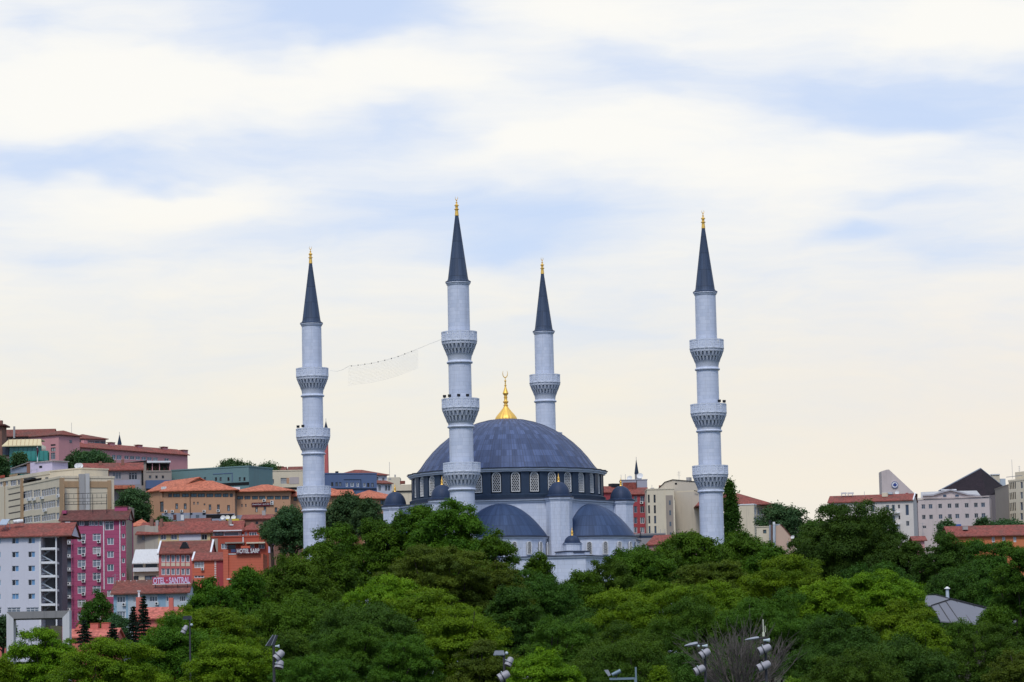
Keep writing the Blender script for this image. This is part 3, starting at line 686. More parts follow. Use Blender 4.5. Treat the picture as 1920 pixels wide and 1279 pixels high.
P_WHITE = plaster('paint_white', (.60, .60, .65), .06, .15); P_MAG = plaster('paint_magenta', (.39, .085, .165), .10, .12, (.1, .03, .05), .95); P_GREY = plaster('cement_grey', (.28, .27, .27), .2, .35)
P_TEAL = plaster('paint_teal', (.155, .25, .25)); P_OCHRE = plaster('paint_ochre', (.50, .285, .17)); P_BLUE = plaster('paint_slate_blue', (.10, .145, .255)); P_YEL = plaster('paint_yellow', (.62, .50, .27)); P_RED = plaster('brick_red_paint', (.40, .085, .052), .12, .2)
P_ORED = plaster('orange_red_cladding', (.56, .145, .085), .08, .12, (.2, .06, .03), .55); P_SALM = plaster('paint_salmon', (.58, .17, .13)); P_ROSE = plaster('paint_rose', (.52, .14, .13)); P_LIL = plaster('paint_lilac', (.56, .50, .62)); P_BRICK = plaster('brown_brick', (.24, .125, .09), .25, .3, (.1, .08, .07), .3)
P_CRIM = plaster('paint_crimson', (.36, .065, .075)); P_CLAY = plaster('grey_lilac_render', (.56, .48, .45)); P_LGREY = plaster('light_grey_blue', (.46, .52, .56)); P_SKYB = plaster('paint_sky_blue', (.26, .40, .50))
P_PLINTH = plaster('plinth_blue_grey', (.30, .32, .38), .25, .3); P_CONC = plaster('concrete', (.38, .37, .35), .15, .45, (.06, .06, .06)); M_WHITE = plain('white_paint', (.72, .72, .71), .6); M_METROOF = plaster('metal_roof_white', (.62, .62, .60), .05, .25)
M_BLACK = plain('black_opening', (.012, .012, .013), .9); M_SIGNRED = plain('sign_maroon', (.10, .012, .02), .4); M_ROOFGREY = plaster('sheet_roof_grey', (.30, .31, .33), .15, .3)
# ================================================================= TOWN: left hillside
# white-lavender apartment block with outside stairs
b = Bld('apartment_block', 'pale lavender-white apartment block with red tiled roof and open zigzag stairwell beside the magenta hotel', 'apartment block', Z2, -170, 455, 392, 600, 600, 13, P_WHITE)
for y0, y1 in ((415, 480), (570, 635), (728, 793), (885, 950), (1042, 1105)):
    b.wins(y0, y1, [(-48, 8), (135, 212), (318, 395)], 'sky2', -.01)
b.wins(1195, 1268, [(-130, 18), (82, 232), (295, 438)], 'w32')
b.gable(b.P(250, 262), T_RED, x1=b.W + 5.8, ovy=.7)
for x0, x1 in ((440, 460), (625, 640)): b.rect('pillar', x0, 378, x1, 1400, -.05, .3, M_WHITE)
for y in (385, 532, 688, 842, 998, 1162): b.rect('landing', 462, y-12, 623, y+14, -.06, 6, M_WHITE)
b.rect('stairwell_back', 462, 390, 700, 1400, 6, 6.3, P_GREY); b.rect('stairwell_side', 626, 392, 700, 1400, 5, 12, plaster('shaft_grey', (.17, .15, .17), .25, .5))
fl = [532, 688, 842, 998, 1162]
for k, y in enumerate(fl):
    lo = y + 156 - 14
    for (xa, ya, xb, yb, o) in ((470, y + 78, 560, y + 18, 2.6), (470, y + 74, 590, lo, .9)):
        a, c = b.lp(xa, ya, o), b.lp(xb, yb, o); mb = MB()
        for q in range(9):
            t0, t1 = q/9, (q+1)/9; x0, x1 = a[0] + (c[0]-a[0])*t0, a[0] + (c[0]-a[0])*t1; z = a[1] + (c[1]-a[1])*(t0 + (1/9 if c[1] > a[1] else 0))
            mb.box(min(x0, x1), o, z-.2, max(x0, x1), o+.9, z)
        b.put('stairs', mb, P_LGREY)
    b.rect('railing', 462, y + 120, 560, y + 124, .5, .56, M_GREYMET)
b.done()
b2 = b
sp = MB(); a = b.lp(-20, 278, 1.0); c = b.lp(112, 200, 3.5)
sp.slab([(a[0], 1.2, a[1] + .3), (c[0] - .3, 1.2, a[1] + .3), (c[0], 3.4, c[1]), (a[0] + .3, 3.4, c[1])], .15); b.put('solar_panel', sp, plain('solar_glass', (.30, .36, .42), .15, 0, .1, 1, .8))
b.put('solar_panel_legs', MB().tube([(c[0], 3.3, c[1]), (c[0], 3.3, c[1] - 2)], .06).tube([(a[0] + 1, 3.3, c[1]), (a[0] + 1, 3.3, c[1] - 2)], .06), M_GREYMET)
wt = MB().lathe([(.4, 0), (.4, 1.3)], 14, cap=True).mesh('water_tank', AC_W, 40)
for x in (150, 185):
    p_ = b.lp(x, 235, 3.6); q_ = put('water_tank', wt, b.root, (p_[0], 3.6, p_[1]), 0); q_.rotation_euler = (0, R_(80), R_(20))

# magenta hotel
b = Bld('hotel_building', 'tall magenta hotel with dark red roof, air conditioners and rows of white framed windows', 'hotel', Z2, 690, 1420, 205, 630, 630, 11.5, P_MAG)
c1 = [(365, 450), (512, 600), (658, 745), (805, 893), (952, 1040), (1105, 1192), (1255, 1340)]
for i, (y0, y1) in enumerate(c1):
    b.win(872, y0, 964, y1, 'w22')
    if i < 7: b.win(1042, y0 - 2, 1134, y1 - 5, 'w22')
    if i < 5:
        b.ac(918, y0 + 70, 958, y0 + 107); 
        if i < 4: b.ac(1090, y0 + 68, 1130, y0 + 104)
for y0, y1 in ((412, 490), (562, 635), (708, 785), (852, 930), (1000, 1075)): b.win(1205, y0, 1280, y1, 'w2')
b.win(1178, 222, 1280, 325, 'w22')
for y0, y1 in ((220, 275), (365, 415), (495, 555), (640, 695), (805, 850)): b.win(1370, y0, 1405, y1, 'w1')
for x0, x1, st in ((700, 735, 'wt'), (800, 860, 'w2'), (890, 948, 'w2'), (1000, 1060, 'w2'), (1062, 1105, 'w1'), (1112, 1156, 'wt')): b.win(x0, 217, x1, 275, st)
for x0, x1 in ((862, 888), (950, 998)): b.win(x0, 220, x1, 275, 'hole')
# recessed balcony shaft on the left
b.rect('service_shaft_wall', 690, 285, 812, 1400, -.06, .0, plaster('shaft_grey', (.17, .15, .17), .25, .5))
for y in (345, 480, 632, 782, 945, 1090, 1235):
    b.rect('balcony_slab', 706, y-8, 812, y+8, -1.0, -.06, P_GREY)
    k = rng.uniform(-6, 6)
    b.rect('shaft_door', 716, y-118, 750, y-14, -.14, -.06, GL[4] if k > 0 else GL[2]); b.rect('shaft_window', 760, y-105, 800, y-40, -.13, -.06, GL[3]); b.ac(752, y-34, 792, y-8)
b.rect('white_box', 735, 232, 790, 320, -.7, -.07, M_WHITE)
b.rect('shaft_post', 700, 290, 708, 1400, -1.02, -.95, FR_W); b.rect('shaft_post', 804, 285, 812, 1400, -1.02, -.9, P_MAG)
for x, y1 in ((1168, 990), (1350, 905)): b.rect('drainpipe', x-5, 208, x+5, y1, -.16, -.02, M_WHITE)
b.gable(b.P(1000, 108), T_DARK, ovx=.5, ovy=.7, dep=9.5)
b.rect('roof_box', 700, 103, 745, 138, 1.8, 3.4, P_MAG); b.rect('roof_box', 1290, 62, 1432, 108, 3.8, 5.5, P_MAG); b.rect('roof_box_top', 1296, 52, 1440, 64, 3.7, 5.6, T_DARK)
b.rect('side_wall', 1420, 62, 1462, 205, 4.6, 11.5, P_TAUPE)
b.srect('side_render', 1421, 215, 1488, 1400, .02, .06, P_TAUPE)
fr = MB(); o = 2.6
for x in (728, 1043, 1200): a, c = b.lp(x, -80, o), b.lp(x, 110, o); fr.tube([(a[0], o, a[1]), (a[0], o, c[1] - .8)], .07)
for y, r in ((-84, .05), (-30, .04), (8, .04), (37, .06)): a, c = b.lp(725, y, o), b.lp(1205, y-3, o); fr.tube([(a[0], o, a[1]), (c[0], o, a[1])], r)
for x in (775, 830, 930, 985, 1090, 1140): a, c = b.lp(x, -80, o), b.lp(x, -32, o); fr.tube([(a[0], o, a[1]), (a[0], o, c[1])], .035); a, c = b.lp(x, 8, o), b.lp(x, 37, o); fr.tube([(a[0], o, a[1]), (a[0], o, c[1])], .035)
b.put('billboard_frame', fr, M_DARK)
b.done()
# beige office building, long side running away to the left
b = Bld('office_building', 'beige office block with long bands of white windows and brown corner pilasters', 'office building', Z1, -30, 690, 775, 745, 700, 12.6, P_BEIGE)
sl = -.115
for (y0, y1) in ((848, 930), (990, 1070), (1135, 1210), (1280, 1355)):
    for x0, x1, st in ((255, 365, 'w4'), (374, 455, 'w9'), (465, 626, 'w6'), (632, 668, 'w2'), (2, 36, 'w2'), (-30, -4, 'w2')):
        d = sl * ((x0+x1)/2 - 255); b.win(x0, y0 + d, x1, y1 + d, st)
    d = sl * (145 - 255)
    for q in (0, 1): b.rect('ledge_or_shadow_strip', 62, y0 + d + 8 + q*72, 228, y0 + d + 22 + q*72, -.02, .0, plain('painted_shadow_gap', (.10, .085, .07), .9))  # thin dark strips: shadow lines of the bay panels painted on
for x0, y0 in ((300, 925), (355, 920), (445, 905), (632, 885), (480, 1045)): b.ac(x0, y0, x0 + 34, y0 + 32)
for x0, x1 in ((38, 56), (228, 252), (670, 714)): b.rect('pilaster', x0, 700, x1, 1400, -.28, -.003, P_TAN)
b.flat(.5)
b.srect('panel_frame', 690, 735, 1250, 805, .02, .16, P_TAN); b.srect('panel_frame', 1210, 725, 1252, 1400, .02, .17, P_TAN); b.srect('panel_frame', 872, 790, 884, 1400, .02, .1, P_TAN)
b.srect('chimney_stack', 885, 655, 945, 1400, .02, .8, P_CONC); b.srect('chimney_stack', 950, 650, 996, 1400, .02, .9, plaster('stack_grey', (.52, .51, .48), .2, .5))
b.done()
ph = Bld('', '', '', Z1, 560, 912, 612, 716, 708, 8, P_BEIGE, root=b); ph.flat(.3); ph.done()
ph = Bld('', '', '', Z1, -20, 560, 700, 742, 716, 6, P_BEIGE, root=b)
for x0, x1, st in ((0, 28, 'w3'), (30, 90, 'w3'), (115, 185, 'w4'), (195, 245, 'w2')): ph.win(x0, 728 - x0*.06, x1, 792 - x0*.06, st)
ph.rect('terrace_opening', 262, 712, 465, 752, -.05, 0, M_BLACK); ph.rect('window_dark', 508, 690, 540, 728, -.05, 0, GL[0]); ph.flat(.8, P_CREAM); ph.rect('awning', 268, 700, 352, 720, -1.2, -.1, M_DARK)
ph.rect('brown_panel', 105, 655, 192, 705, -.1, 0, P_TAN); ph.rect('red_clutter', 0, 668, 45, 696, -.3, -.1, P_RED); ph.done()
h = Bld('rooftop_hut', 'small lilac hut with grey lean-to on the roof behind the beige office block', 'hut', Z1, 340, 585, 515, 735, 730, 5, P_LIL)
h.win(438, 560, 475, 588, 'd1'); h.rect('roof_slab', 385, 508, 590, 517, -.3, 5, P_CONC); h.pole('railing', 350, 612, 420, 605, -.5, .05, M_GREYMET); h.pole('railing', 350, 635, 350, 600, -.5, .05, M_GREYMET); h.pole('railing', 415, 630, 415, 598, -.5, .05, M_GREYMET)
h.rect('lean_to', 120, 575, 300, 640, .5, 4.8, plaster('lean_to_grey', (.25, .29, .36))); h.rect('brick_panel', 300, 515, 338, 640, .2, 4, P_BRICK); a, c = h.lp(115, 590, 0), h.lp(338, 512, 0)
h.put('lean_to_roof', MB().slab([(a[0], 0, a[1]), (c[0], 0, c[1]), (c[0], 5, c[1]), (a[0], 5, a[1])], .15), P_GREY); h.done()
dsh = Bld('brick_shack', 'rough brick and grey cement shack with red roof and two large windows', 'shack', Z1, 915, 1590, 605, 758, 760, 9, P_GREY)
dsh.win(1265, 630, 1365, 712, 'g32'); dsh.win(1447, 636, 1545, 718, 'g32'); dsh.win(1020, 625, 1125, 745, 'hole', .5); dsh.rect('brick_face', 915, 598, 1018, 750, -.1, -.003, P_RED); dsh.rect('brick_face', 1128, 606, 1228, 750, -.1, -.003, P_BRICK)
dsh.gable(dsh.P(1250, 538), T_RED, ovx=.6, ovy=.7, clutter=2); dsh.dish(872, 566, .75, 1); dsh.dish(900, 564, .75, 1); dsh.rect('base_roof', 1250, 780, 1520, 818, -3, -.1, T_ORANGE); dsh.rect('blue_paint', 1240, 720, 1575, 772, -.02, -.002, P_PLINTH); dsh.done()
t = Bld('terrace_house', 'taupe house with plants on an open roof terrace under a white slab', 'house', Z1, 1470, 1930, 625, 780, 782, 9, P_TAUPE)
for x in (1675, 1748, 1820): t.win(x, 670, x + 26, 703, 'd1')
t.rect('upper_block', 1470, 510, 1645, 625, 0, 6, P_TAUPE); t.rect('roof_slab', 1655, 505, 1920, 524, -.8, 8, M_WHITE); t.rect('terrace_back', 1645, 526, 1905, 625, 4, 4.3, plain('painted_terrace_shade', (.05, .04, .04), .9))  # terrace back wall has the shade under the slab in its colour
for x in (1710, 1790, 1905): t.rect('post', x, 524, x + 9, 625, -.1, .12, P_PINK)
t.rect('parapet', 1645, 612, 1925, 627, -.15, .1, P_TAUPE)
for k in range(16):
    x = 1655 + k*16; a = t.lp(x, 612, .8); q = MB()
    for j in range(14): q.tube([(a[0], .8, a[1]), (a[0] + rng.uniform(-.5, .5), .8 + rng.uniform(-.4, .4), a[1] + rng.uniform(.3, 1.3))], [.08, .02], 4)
    t.put('potted_plant', q, plain('plant_dark' if k % 3 else 'plant_red', (.03, .06, .025) if k % 3 else (.28, .09, .08), .8))
a, c = t.lp(1315, 538, -.3), t.lp(1650, 498, -.3); t.put('lean_roof', MB().slab([(a[0], -.5, a[1]), (c[0], -.5, c[1]), (c[0], 6, c[1]), (a[0], 6, a[1])], .25), M_DARK)
t.rect('dark_gap', 1548, 552, 1612, 780, -.06, -.002, M_BLACK); t.rect('slate_blue_wall', 1645, 722, 1950, 815, -3, -.2, P_BLUE); t.done()
# crest: pink building
b = Bld('long_pink_building', 'long salmon pink building with red tiled roofs and chimneys along the hill crest', 'building', Z1, 828, 2110, 392, 900, 945, 14, P_PINK)
for x0, x1 in ((838, 893), (905, 955), (1262, 1302), (1312, 1370), (1400, 1450), (1463, 1516), (1525, 1580), (1592, 1645), (1655, 1710), (1720, 1776), (1850, 1900)):
    k = (x0 - 838) / 882.0; b.win(x0, 412 + 57*k - 2, x1, 456 + 50*k + (12 if 1260 < x0 < 1380 else 0), 'w2')
b.gable(b.P(1480, 345), T_RED, ovx=.5, ovy=.6, dep=9)
for x, y0, y1 in ((1250, 300, 350), (1560, 328, 374), (1845, 350, 396), (2070, 385, 430)): b.rect('chimney', x, y0, x + 44, y1, 3.2, 4.6, P_PINK); b.rect('chimney_cap', x - 5, y0 - 5, x + 49, y0 + 2, 3.0, 4.8, T_BROWN)
b.rect('roof_vent', 945, 275, 985, 325, 3, 4.2, P_PINK); b.done()
w = Bld('', '', '', Z1, 345, 660, 228, 890, 884, 9, P_PINK, root=b); w.win(570, 318, 625, 338, 'd2'); w.win(572, 356, 625, 400, 'd2'); w.win(570, 412, 622, 490, 'g32'); w.hip(w.P(650, 168), T_BROWN, 2.2, .5); w.srect('small_window', 782, 270, 808, 302, .02, .07, GL[3]); w.done()
w = Bld('', '', '', Z1, 828, 1190, 262, 925, 930, 12, P_GREY, root=b)
for x0, x1 in ((840, 900), (905, 945), (1000, 1055), (1065, 1120), (1130, 1185)): w.win(x0, 278 + (x0-840)*.03, x1, 312 + (x0-840)*.03, 'd2')
w.hip(w.P(905, 205), T_BROWN, 5, .7); w.done()
w = Bld('', '', '', Z1, 20, 585, 222, 930, 930, 12, plaster('eave_shade_paint', (.16, .12, .11)), root=b); w.gable(w.P(300, 158), T_BROWN, .5, .7, dep=9); w.pole('chimney_pipe', 160, 250, 160, 118, -.5, .35, P_CONC); w.done()  # shade below the eave is painted into this wall's colour
b.antenna(805, 75, 195, 6); b.antenna(750, 170, 190, 6)
g = Bld('glass_pavilion', 'green glass pavilion with cream sloping canopy on the hill at left', 'pavilion', Z1, 105, 465, 325, 820, 820, 8, plain('green_glass', (.035, .24, .20), .12, 0, .3, .5, .8))
gm = MB()
for k in range(8): x = 105 + 51.4*k; a, c = g.lp(x, 328, 0), g.lp(x, 395, 0); gm.box(a[0]-.05, -.06, c[1], a[0]+.05, -.01, a[1])
a, c = g.lp(105, 358, 0), g.lp(465, 358, 0); gm.box(a[0], -.07, a[1]-.05, c[0], -.012, a[1]+.05); g.put('glazing_bars', gm, plain('bars_green', (.02, .10, .09), .5))
a, c, d, e = g.lp(20, 335, -1.6), g.lp(472, 325, -1.6), g.lp(460, 258, .8), g.lp(98, 255, .8)
g.put('canopy', MB().slab([(a[0], -1.6, a[1]), (c[0], -1.6, a[1]), (d[0], .8, d[1]), (e[0], .8, d[1])], .25).slab([(e[0], .8, d[1]), (d[0], .8, d[1]), (d[0], 8, d[1]), (e[0], 8, d[1])], .25), plaster('canopy_cream', (.66, .56, .33), .06, .1))
cb = MB()
for k in range(9): x = 100 + 46*k; c0 = g.lp(x - 8, 330, -1.62); d0 = g.lp(x, 258, .8); cb.tube([(c0[0], -1.64, c0[1] + .05), (d0[0], .78, d0[1] + .05)], .05, 4)
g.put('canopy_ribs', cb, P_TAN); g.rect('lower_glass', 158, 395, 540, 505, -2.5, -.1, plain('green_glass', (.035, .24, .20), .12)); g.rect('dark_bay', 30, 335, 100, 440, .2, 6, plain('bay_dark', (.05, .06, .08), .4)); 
lb = MB()
for k in range(9): x = 158 + 47.7*k; a, c = g.lp(x, 395, -2.5), g.lp(x, 505, -2.5); lb.box(a[0]-.05, -2.56, c[1], a[0]+.05, -2.51, a[1])
g.put('glazing_bars', lb, plain('bars_green', (.02, .10, .09), .5)); g.done()
fp = thing('flagpole', 'white flagpole with a furled dark flag in front of the green glass pavilion', 'flagpole', at(*(70.3, 868), 790) - Vector((0, 0, 8)))
MB().tube([(0, 0, 0), (0, 0, 12.2)], .13, 6).build('pole', M_WHITE, fp); MB().tube([(0, -.1, 11.9), (.1, -.2, 11), (-.05, -.2, 9.6)], [.15, .35, .1], 6).build('flag', plain('flag_dark', (.06, .02, .03), .8), fp)
e = Bld('brick_house', 'brown brick house end on the hill crest at the far left edge', 'house', Z1, -120, 20, 105, 860, 860, 8, P_BRICK); e.rect('roof_edge', -130, 92, 55, 108, -1, 8, T_DARK); e.rect('chimney', -30, 50, 25, 92, 1, 2.4, P_BRICK); e.done()
# small distant minarets
def far_minaret(lab, px, ytip, ycone, ybot, w, D, mat):
    p = at(px, ybot, D); z0 = float(terrain(p.x, D)) - 1; t = thing('minaret', lab, 'minaret', (p.x, D, z0)); k = D/F; zc = at(px, ycone, D).z - z0; zt = at(px, ytip, D).z - z0; r = w*k/2
    MB().lathe([(r*1.15, 0), (r*.95, zc - 2), (r*.92, zc)], 16).build('shaft', mat, t, 40); MB().lathe([(r*1.12, zc - .1), (r*1.1, zc + .1), (.06, zt)], 16).build('spire', M_SLATE, t, 30); MB().tube([(0, 0, zt - .1), (0, 0, zt + .9)], .07).build('finial', M_GREYMET, t)
far_minaret('slim red brick minaret with dark cone showing just right of the left marble minaret', 612.6, 790, 806, 890, 7.6, 960, P_ROSE)
far_minaret('small pinkish minaret with pointed grey cone behind the long pink building', 224.3, 815, 833, 850, 7.6, 1000, P_PINK)
far_minaret('small dark minaret with pointed cone on the skyline right of the dome', 1194.0, 862, 888, 905, 7.4, 1000, P_GREY)
# teal, beige, blue and white buildings along the crest
b = Bld('teal_building', 'flat teal green building with tiny dark windows high on the slope', 'building', Z3, 730, 1598, -5, 790, 780, 12, P_TEAL)
for x in (1042, 1094, 1218, 1270, 1358, 1487, 1538): b.win(x, 90, x + 23, 132, 'd1')
b.rect('raised_panel', 1195, 45, 1415, 52, -.08, 0, P_BLUE); b.rect('raised_panel', 1408, 52, 1415, 140, -.08, 0, P_BLUE); b.rect('dark_gap', 1190, 152, 1600, 185, -.1, 0, M_BLACK); b.flat(.3); b.done()
b = Bld('beige_building', 'beige building with a wide white window beside the teal building', 'building', Z6, 158, 790, 262, 800, 800, 11, P_BEIGE)
b.win(360, 352, 388, 400, 'd1'); b.win(412, 352, 442, 402, 'd1'); b.win(517, 337, 612, 402, 'g32'); b.rect('panel', 616, 328, 724, 404, -.06, 0, plaster('panel_mauve', (.46, .40, .38))); b.rect('orange_panel', 584, 338, 612, 400, -.05, .1, P_OCHRE); b.rect('dark_band', 517, 442, 790, 466, -.1, 0, M_BLACK); b.flat(.25); b.done()
b = Bld('red_roof_house', 'low house with patched red roof behind the beige building', 'house', Z6, 165, 560, 272, 850, 850, 8, P_PINK); b.gable(b.P(360, 226), T_RED, .4, .3); b.rect('roof_block', 435, 207, 550, 240, 3, 6, T_BROWN); b.rect('chimney', 365, 200, 382, 228, 3, 4, M_WHITE); b.antenna(430, 130, 205, 4); b.done()
b = Bld('gable_house', 'house with white gable end half hidden behind the left marble minaret', 'house', Z6, 605, 830, 262, 860, 860, 9, P_WHITE); b.gable(b.P(690, 218), T_BROWN, .4, .4); b.done()
b = Bld('blue_building', 'slate blue flat building with a row of small windows right of the left minaret', 'building', Z6, 990, 1597, 292, 800, 805, 11, P_BLUE)
for x in (1086, 1134, 1176): b.win(x, 386, x + 24, 430, 'd1')
for x, w in ((1249, 26), (1302, 40), (1371, 27)): b.win(x, 389, x + w, 438, 'w1')
for x in (1446, 1490, 1538): b.win(x, 394, x + 26, 440, 'w1' if x < 1480 else 'd1')
b.rect('raised_panel', 1228, 352, 1424, 358, -.08, 0, M_SLATE); b.rect('raised_panel', 1418, 358, 1424, 450, -.08, 0, M_SLATE); b.rect('ledge_or_shadow_strip', 1028, 452, 1597, 462, -.3, 0, M_SLATE); b.flat(.25); b.rect('chimney', 1143, 262, 1168, 295, 3, 4, M_DARK); b.done()
b = Bld('white_house', 'white house with hipped red roof at the end of the blue building', 'house', Z6, 1240, 1712, 308, 825, 830, 11, P_WHITE); b.win(1595, 330, 1616, 368, 'd1'); b.win(1660, 334, 1684, 370, 'd1'); b.hip(b.P(1440, 246), T_RED, 5, .6); b.done()
w = Bld('', '', '', Z6, 1597, 1765, 400, 815, 818, 6, P_WHITE, root=b)
for x in (1618, 1690, 1722): w.win(x, 422, x + 26, 480, 'd1')
w.gable(w.P(1690, 375), T_BROWN, .3, .5); w.done()
b = Bld('cream_house', 'small cream flat-roofed house near the left corner dome of the mosque', 'house', Z6, 1716, 1860, 330, 850, 850, 8, P_CREAM); b.rect('wall_vent', 1732, 342, 1760, 356, -.05, 0, FR_G); b.rect('chimney', 1796, 300, 1812, 330, 2, 3, P_CONC); b.antenna(1743, 158, 318, 3); b.done()
b = Bld('low_house', 'low beige house with brown roof edge behind the left corner dome', 'house', Z6, 1780, 1990, 412, 790, 790, 8, P_BEIGE); b.rect('roof_edge', 1776, 480, 1990, 492, -.3, 0, M_DARK); b.rect('roof_clutter', 1860, 370, 1915, 402, 2, 4, T_BROWN); b.done()
# orange-brown row with hipped roofs (one building of repeated bays)
b = Bld('row_building', 'long orange brown row building with hipped orange roofs and a maroon shop sign', 'building', Z3, 640, 1440, 246, 720, 720, 12, P_OCHRE)
for x0, x1 in ((692, 735), (748, 825), (845, 925), (945, 1015), (1025, 1105), (1122, 1200), (1212, 1292), (1306, 1370), (1385, 1420)): b.win(x0, 272, x1, 314, 'dt')
for x0, y0, x1, y1 in ((773, 384, 803, 448), (868, 384, 899, 450), (975, 365, 990, 398), (1018, 365, 1034, 398), (1092, 385, 1110, 405), (1148, 396, 1176, 460), (1242, 396, 1272, 456), (1356, 403, 1386, 470)): b.win(x0, y0, x1, y1, 'd12')
for x, y in ((648, 459), (722, 460), (826, 457), (1080, 459), (1238, 453)): b.ac(x, y, x + 33, y + 27)
b.hip(b.P(985, 132), T_ORANGE, 5.8, 1.0); b.rect('plinth', 620, 490, 1115, 580, -.06, 0, P_PLINTH); b.rect('plinth', 1115, 500, 1440, 580, -.05, 0, P_PLINTH); b.rect('dark_opening', 1118, 505, 1430, 552, -.09, -.05, M_BLACK)
for x0, x1, y0, y1, mm in ((750, 785, 510, 572, P_BROWN if False else T_DARK), (835, 868, 512, 572, M_WHITE), (880, 925, 520, 570, GL[4]), (1003, 1040, 512, 545, GL[3]), (1078, 1112, 490, 515, GL[0]), (940, 965, 490, 512, GL[0])): b.rect('shop_door', x0, y0, x1, y1, -.1, -.06, mm)
b.rect('drainpipe', 936, 262, 942, 560, -.15, 0, M_DARK); b.done()
w = Bld('', '', '', Z3, 480, 640, 236, 737, 731, 9, P_OCHRE, root=b); w.gable(w.P(700, 140), T_ORANGE, .6, .6, x1=w.W+9); w.win(598, 362, 650, 480, 'd12'); w.win(625, 268, 660, 318, 'd1'); w.rect('gable_panel', 612, 196, 660, 240, -.5, -.2, M_WHITE); w.done()
w = Bld('', '', '', Z6, 22, 625, 492, 722, 722, 12, P_OCHRE, root=b)
for x0, x1 in ((27, 95), (110, 178), (195, 262), (275, 345), (362, 440), (452, 520), (530, 612)): w.win(x0, 540, x1, 580, 'dt')
for x0, y0, x1, y1 in ((76, 630, 90, 662), (118, 630, 133, 662), (233, 660, 260, 724), (326, 660, 354, 724), (450, 668, 480, 726)): w.win(x0, y0, x1, y1, 'd12')
w.ac(314, 574, 348, 603); w.ac(403, 592, 437, 616); w.ac(403, 616, 437, 640); w.hip(w.P(245, 414), T_ORANGE, 5.5, 1.0); sg = w.rect('sign_board', 190, 614, 402, 656, -.22, -.02, M_SIGNRED); w.text('FUZKAN  GİYİM', 198, 624, 392, 640, M_WHITE, -.25, sg, .25, .01)
w.rect('plinth', 20, 752, 480, 800, -.05, 0, P_PLINTH); w.rect('rain_pillar', 0, 500, 20, 790, -.4, 0, P_TAUPE); w.rect('gable_panel', -60, 440, 60, 478, 3, 3.2, M_WHITE); w.done()
w = Bld('', '', '', Z6, 632, 1345, 545, 725, 728, 12, P_OCHRE, root=b); w.hip(w.P(1085, 440), T_ORANGE, 5.5, 1.0); w.win(662, 522 + 8, 704, 596, 'dt'); w.gable(w.P(1290, 478), T_ORANGE, .2, .3, x0=w.W-6, x1=w.W, z0=w.H+.3, dep=8); w.done()
w = Bld('', '', '', Z6, 1440, 1850, 575, 730, 735, 12, P_OCHRE, root=b); w.hip(w.P(1580, 474), T_ORANGE, 5.0, 1.0); w.win(1640, 588, 1700, 640, 'dt'); w.done()
# old roofs under the row
b = Bld('cream_gable_house', 'old cream and yellow house with bare gable end and long red roof', 'house', Z3, 580, 1165, 712, 660, 658, 10, P_YEL)
for x0, x1, st in ((605, 670, 'w2'), (720, 792, 'w2'), (850, 906, 'g2'), (955, 1020, 'w2'), (1065, 1130, 'g2')): b.win(x0, 732, x1, 795, st)
b.rect('white_wall_patch', 812, 716, 1060, 800, -.03, -.003, P_WHITE); b.gable(b.P(800, 600), T_RED, .5, .6, x0=-4.5, dep=10, clutter=3); b.done()
w = Bld('', '', '', Z3, 290, 582, 705, 662, 660, 9, P_TAUPE, root=b); p1, p2, p3 = w.lp(290, 655, 0), w.lp(425, 628, 0), w.lp(582, 712, 0)
w.extra.prism([(0, w.H), (w.W, w.H), (p3[0], w.H + .05), (p2[0], p2[1]), (0, p1[1])], 0.0, 9); w.rect('old_window', 398, 742, 425, 795, -.05, 0, GL[3]); w.rect('cream_patch', 430, 640, 580, 900, -.03, -.002, plaster('old_cream', (.42, .38, .31), .15, .45)); w.done()
b = Bld('orange_roof_shed', 'small shed with bright orange tiled roof beside the magenta hotel', 'shed', Z3, 275, 470, 645, 680, 680, 7, P_TAUPE); b.hip(b.P(365, 560), T_ORANGE, 3, .5); b.done()
b = Bld('brick_shed', 'dark brick sheds with a rusty roof below the row building', 'shed', Z6, 100, 470, 800, 690, 690, 9, P_BRICK); b.gable(b.P(300, 758), T_RED, .6, .4, clutter=1); b.win(235, 828, 265, 856, 'hole'); b.win(322, 826, 360, 858, 'hole'); b.rect('white_sheet', 240, 887, 310, 898, -1, -.1, M_WHITE); b.antenna(185, 772, 790, 2); b.done()
b = Bld('ruined_house', 'tumbledown house with broken brown roof and a yellow tarpaulin', 'house', Z3, 870, 1480, 640, 685, 685, 8, P_BRICK); b.gable(b.P(1000, 562), T_BROWN, .3, .4, x1=b.W*.45); b.rect('tarpaulin', 1340, 556, 1485, 592, 1, 3.5, plain('tarp_yellow', (.62, .48, .06), .7)); b.rect('broken_wall', 1075, 575, 1140, 700, -.3, .3, P_BRICK); b.rect('chimney', 1290, 570, 1360, 640, 1, 2.3, P_TAUPE)
for x in (1310, 1360, 1430): b.dish(x, 548, .55, 2.5)
b.done()
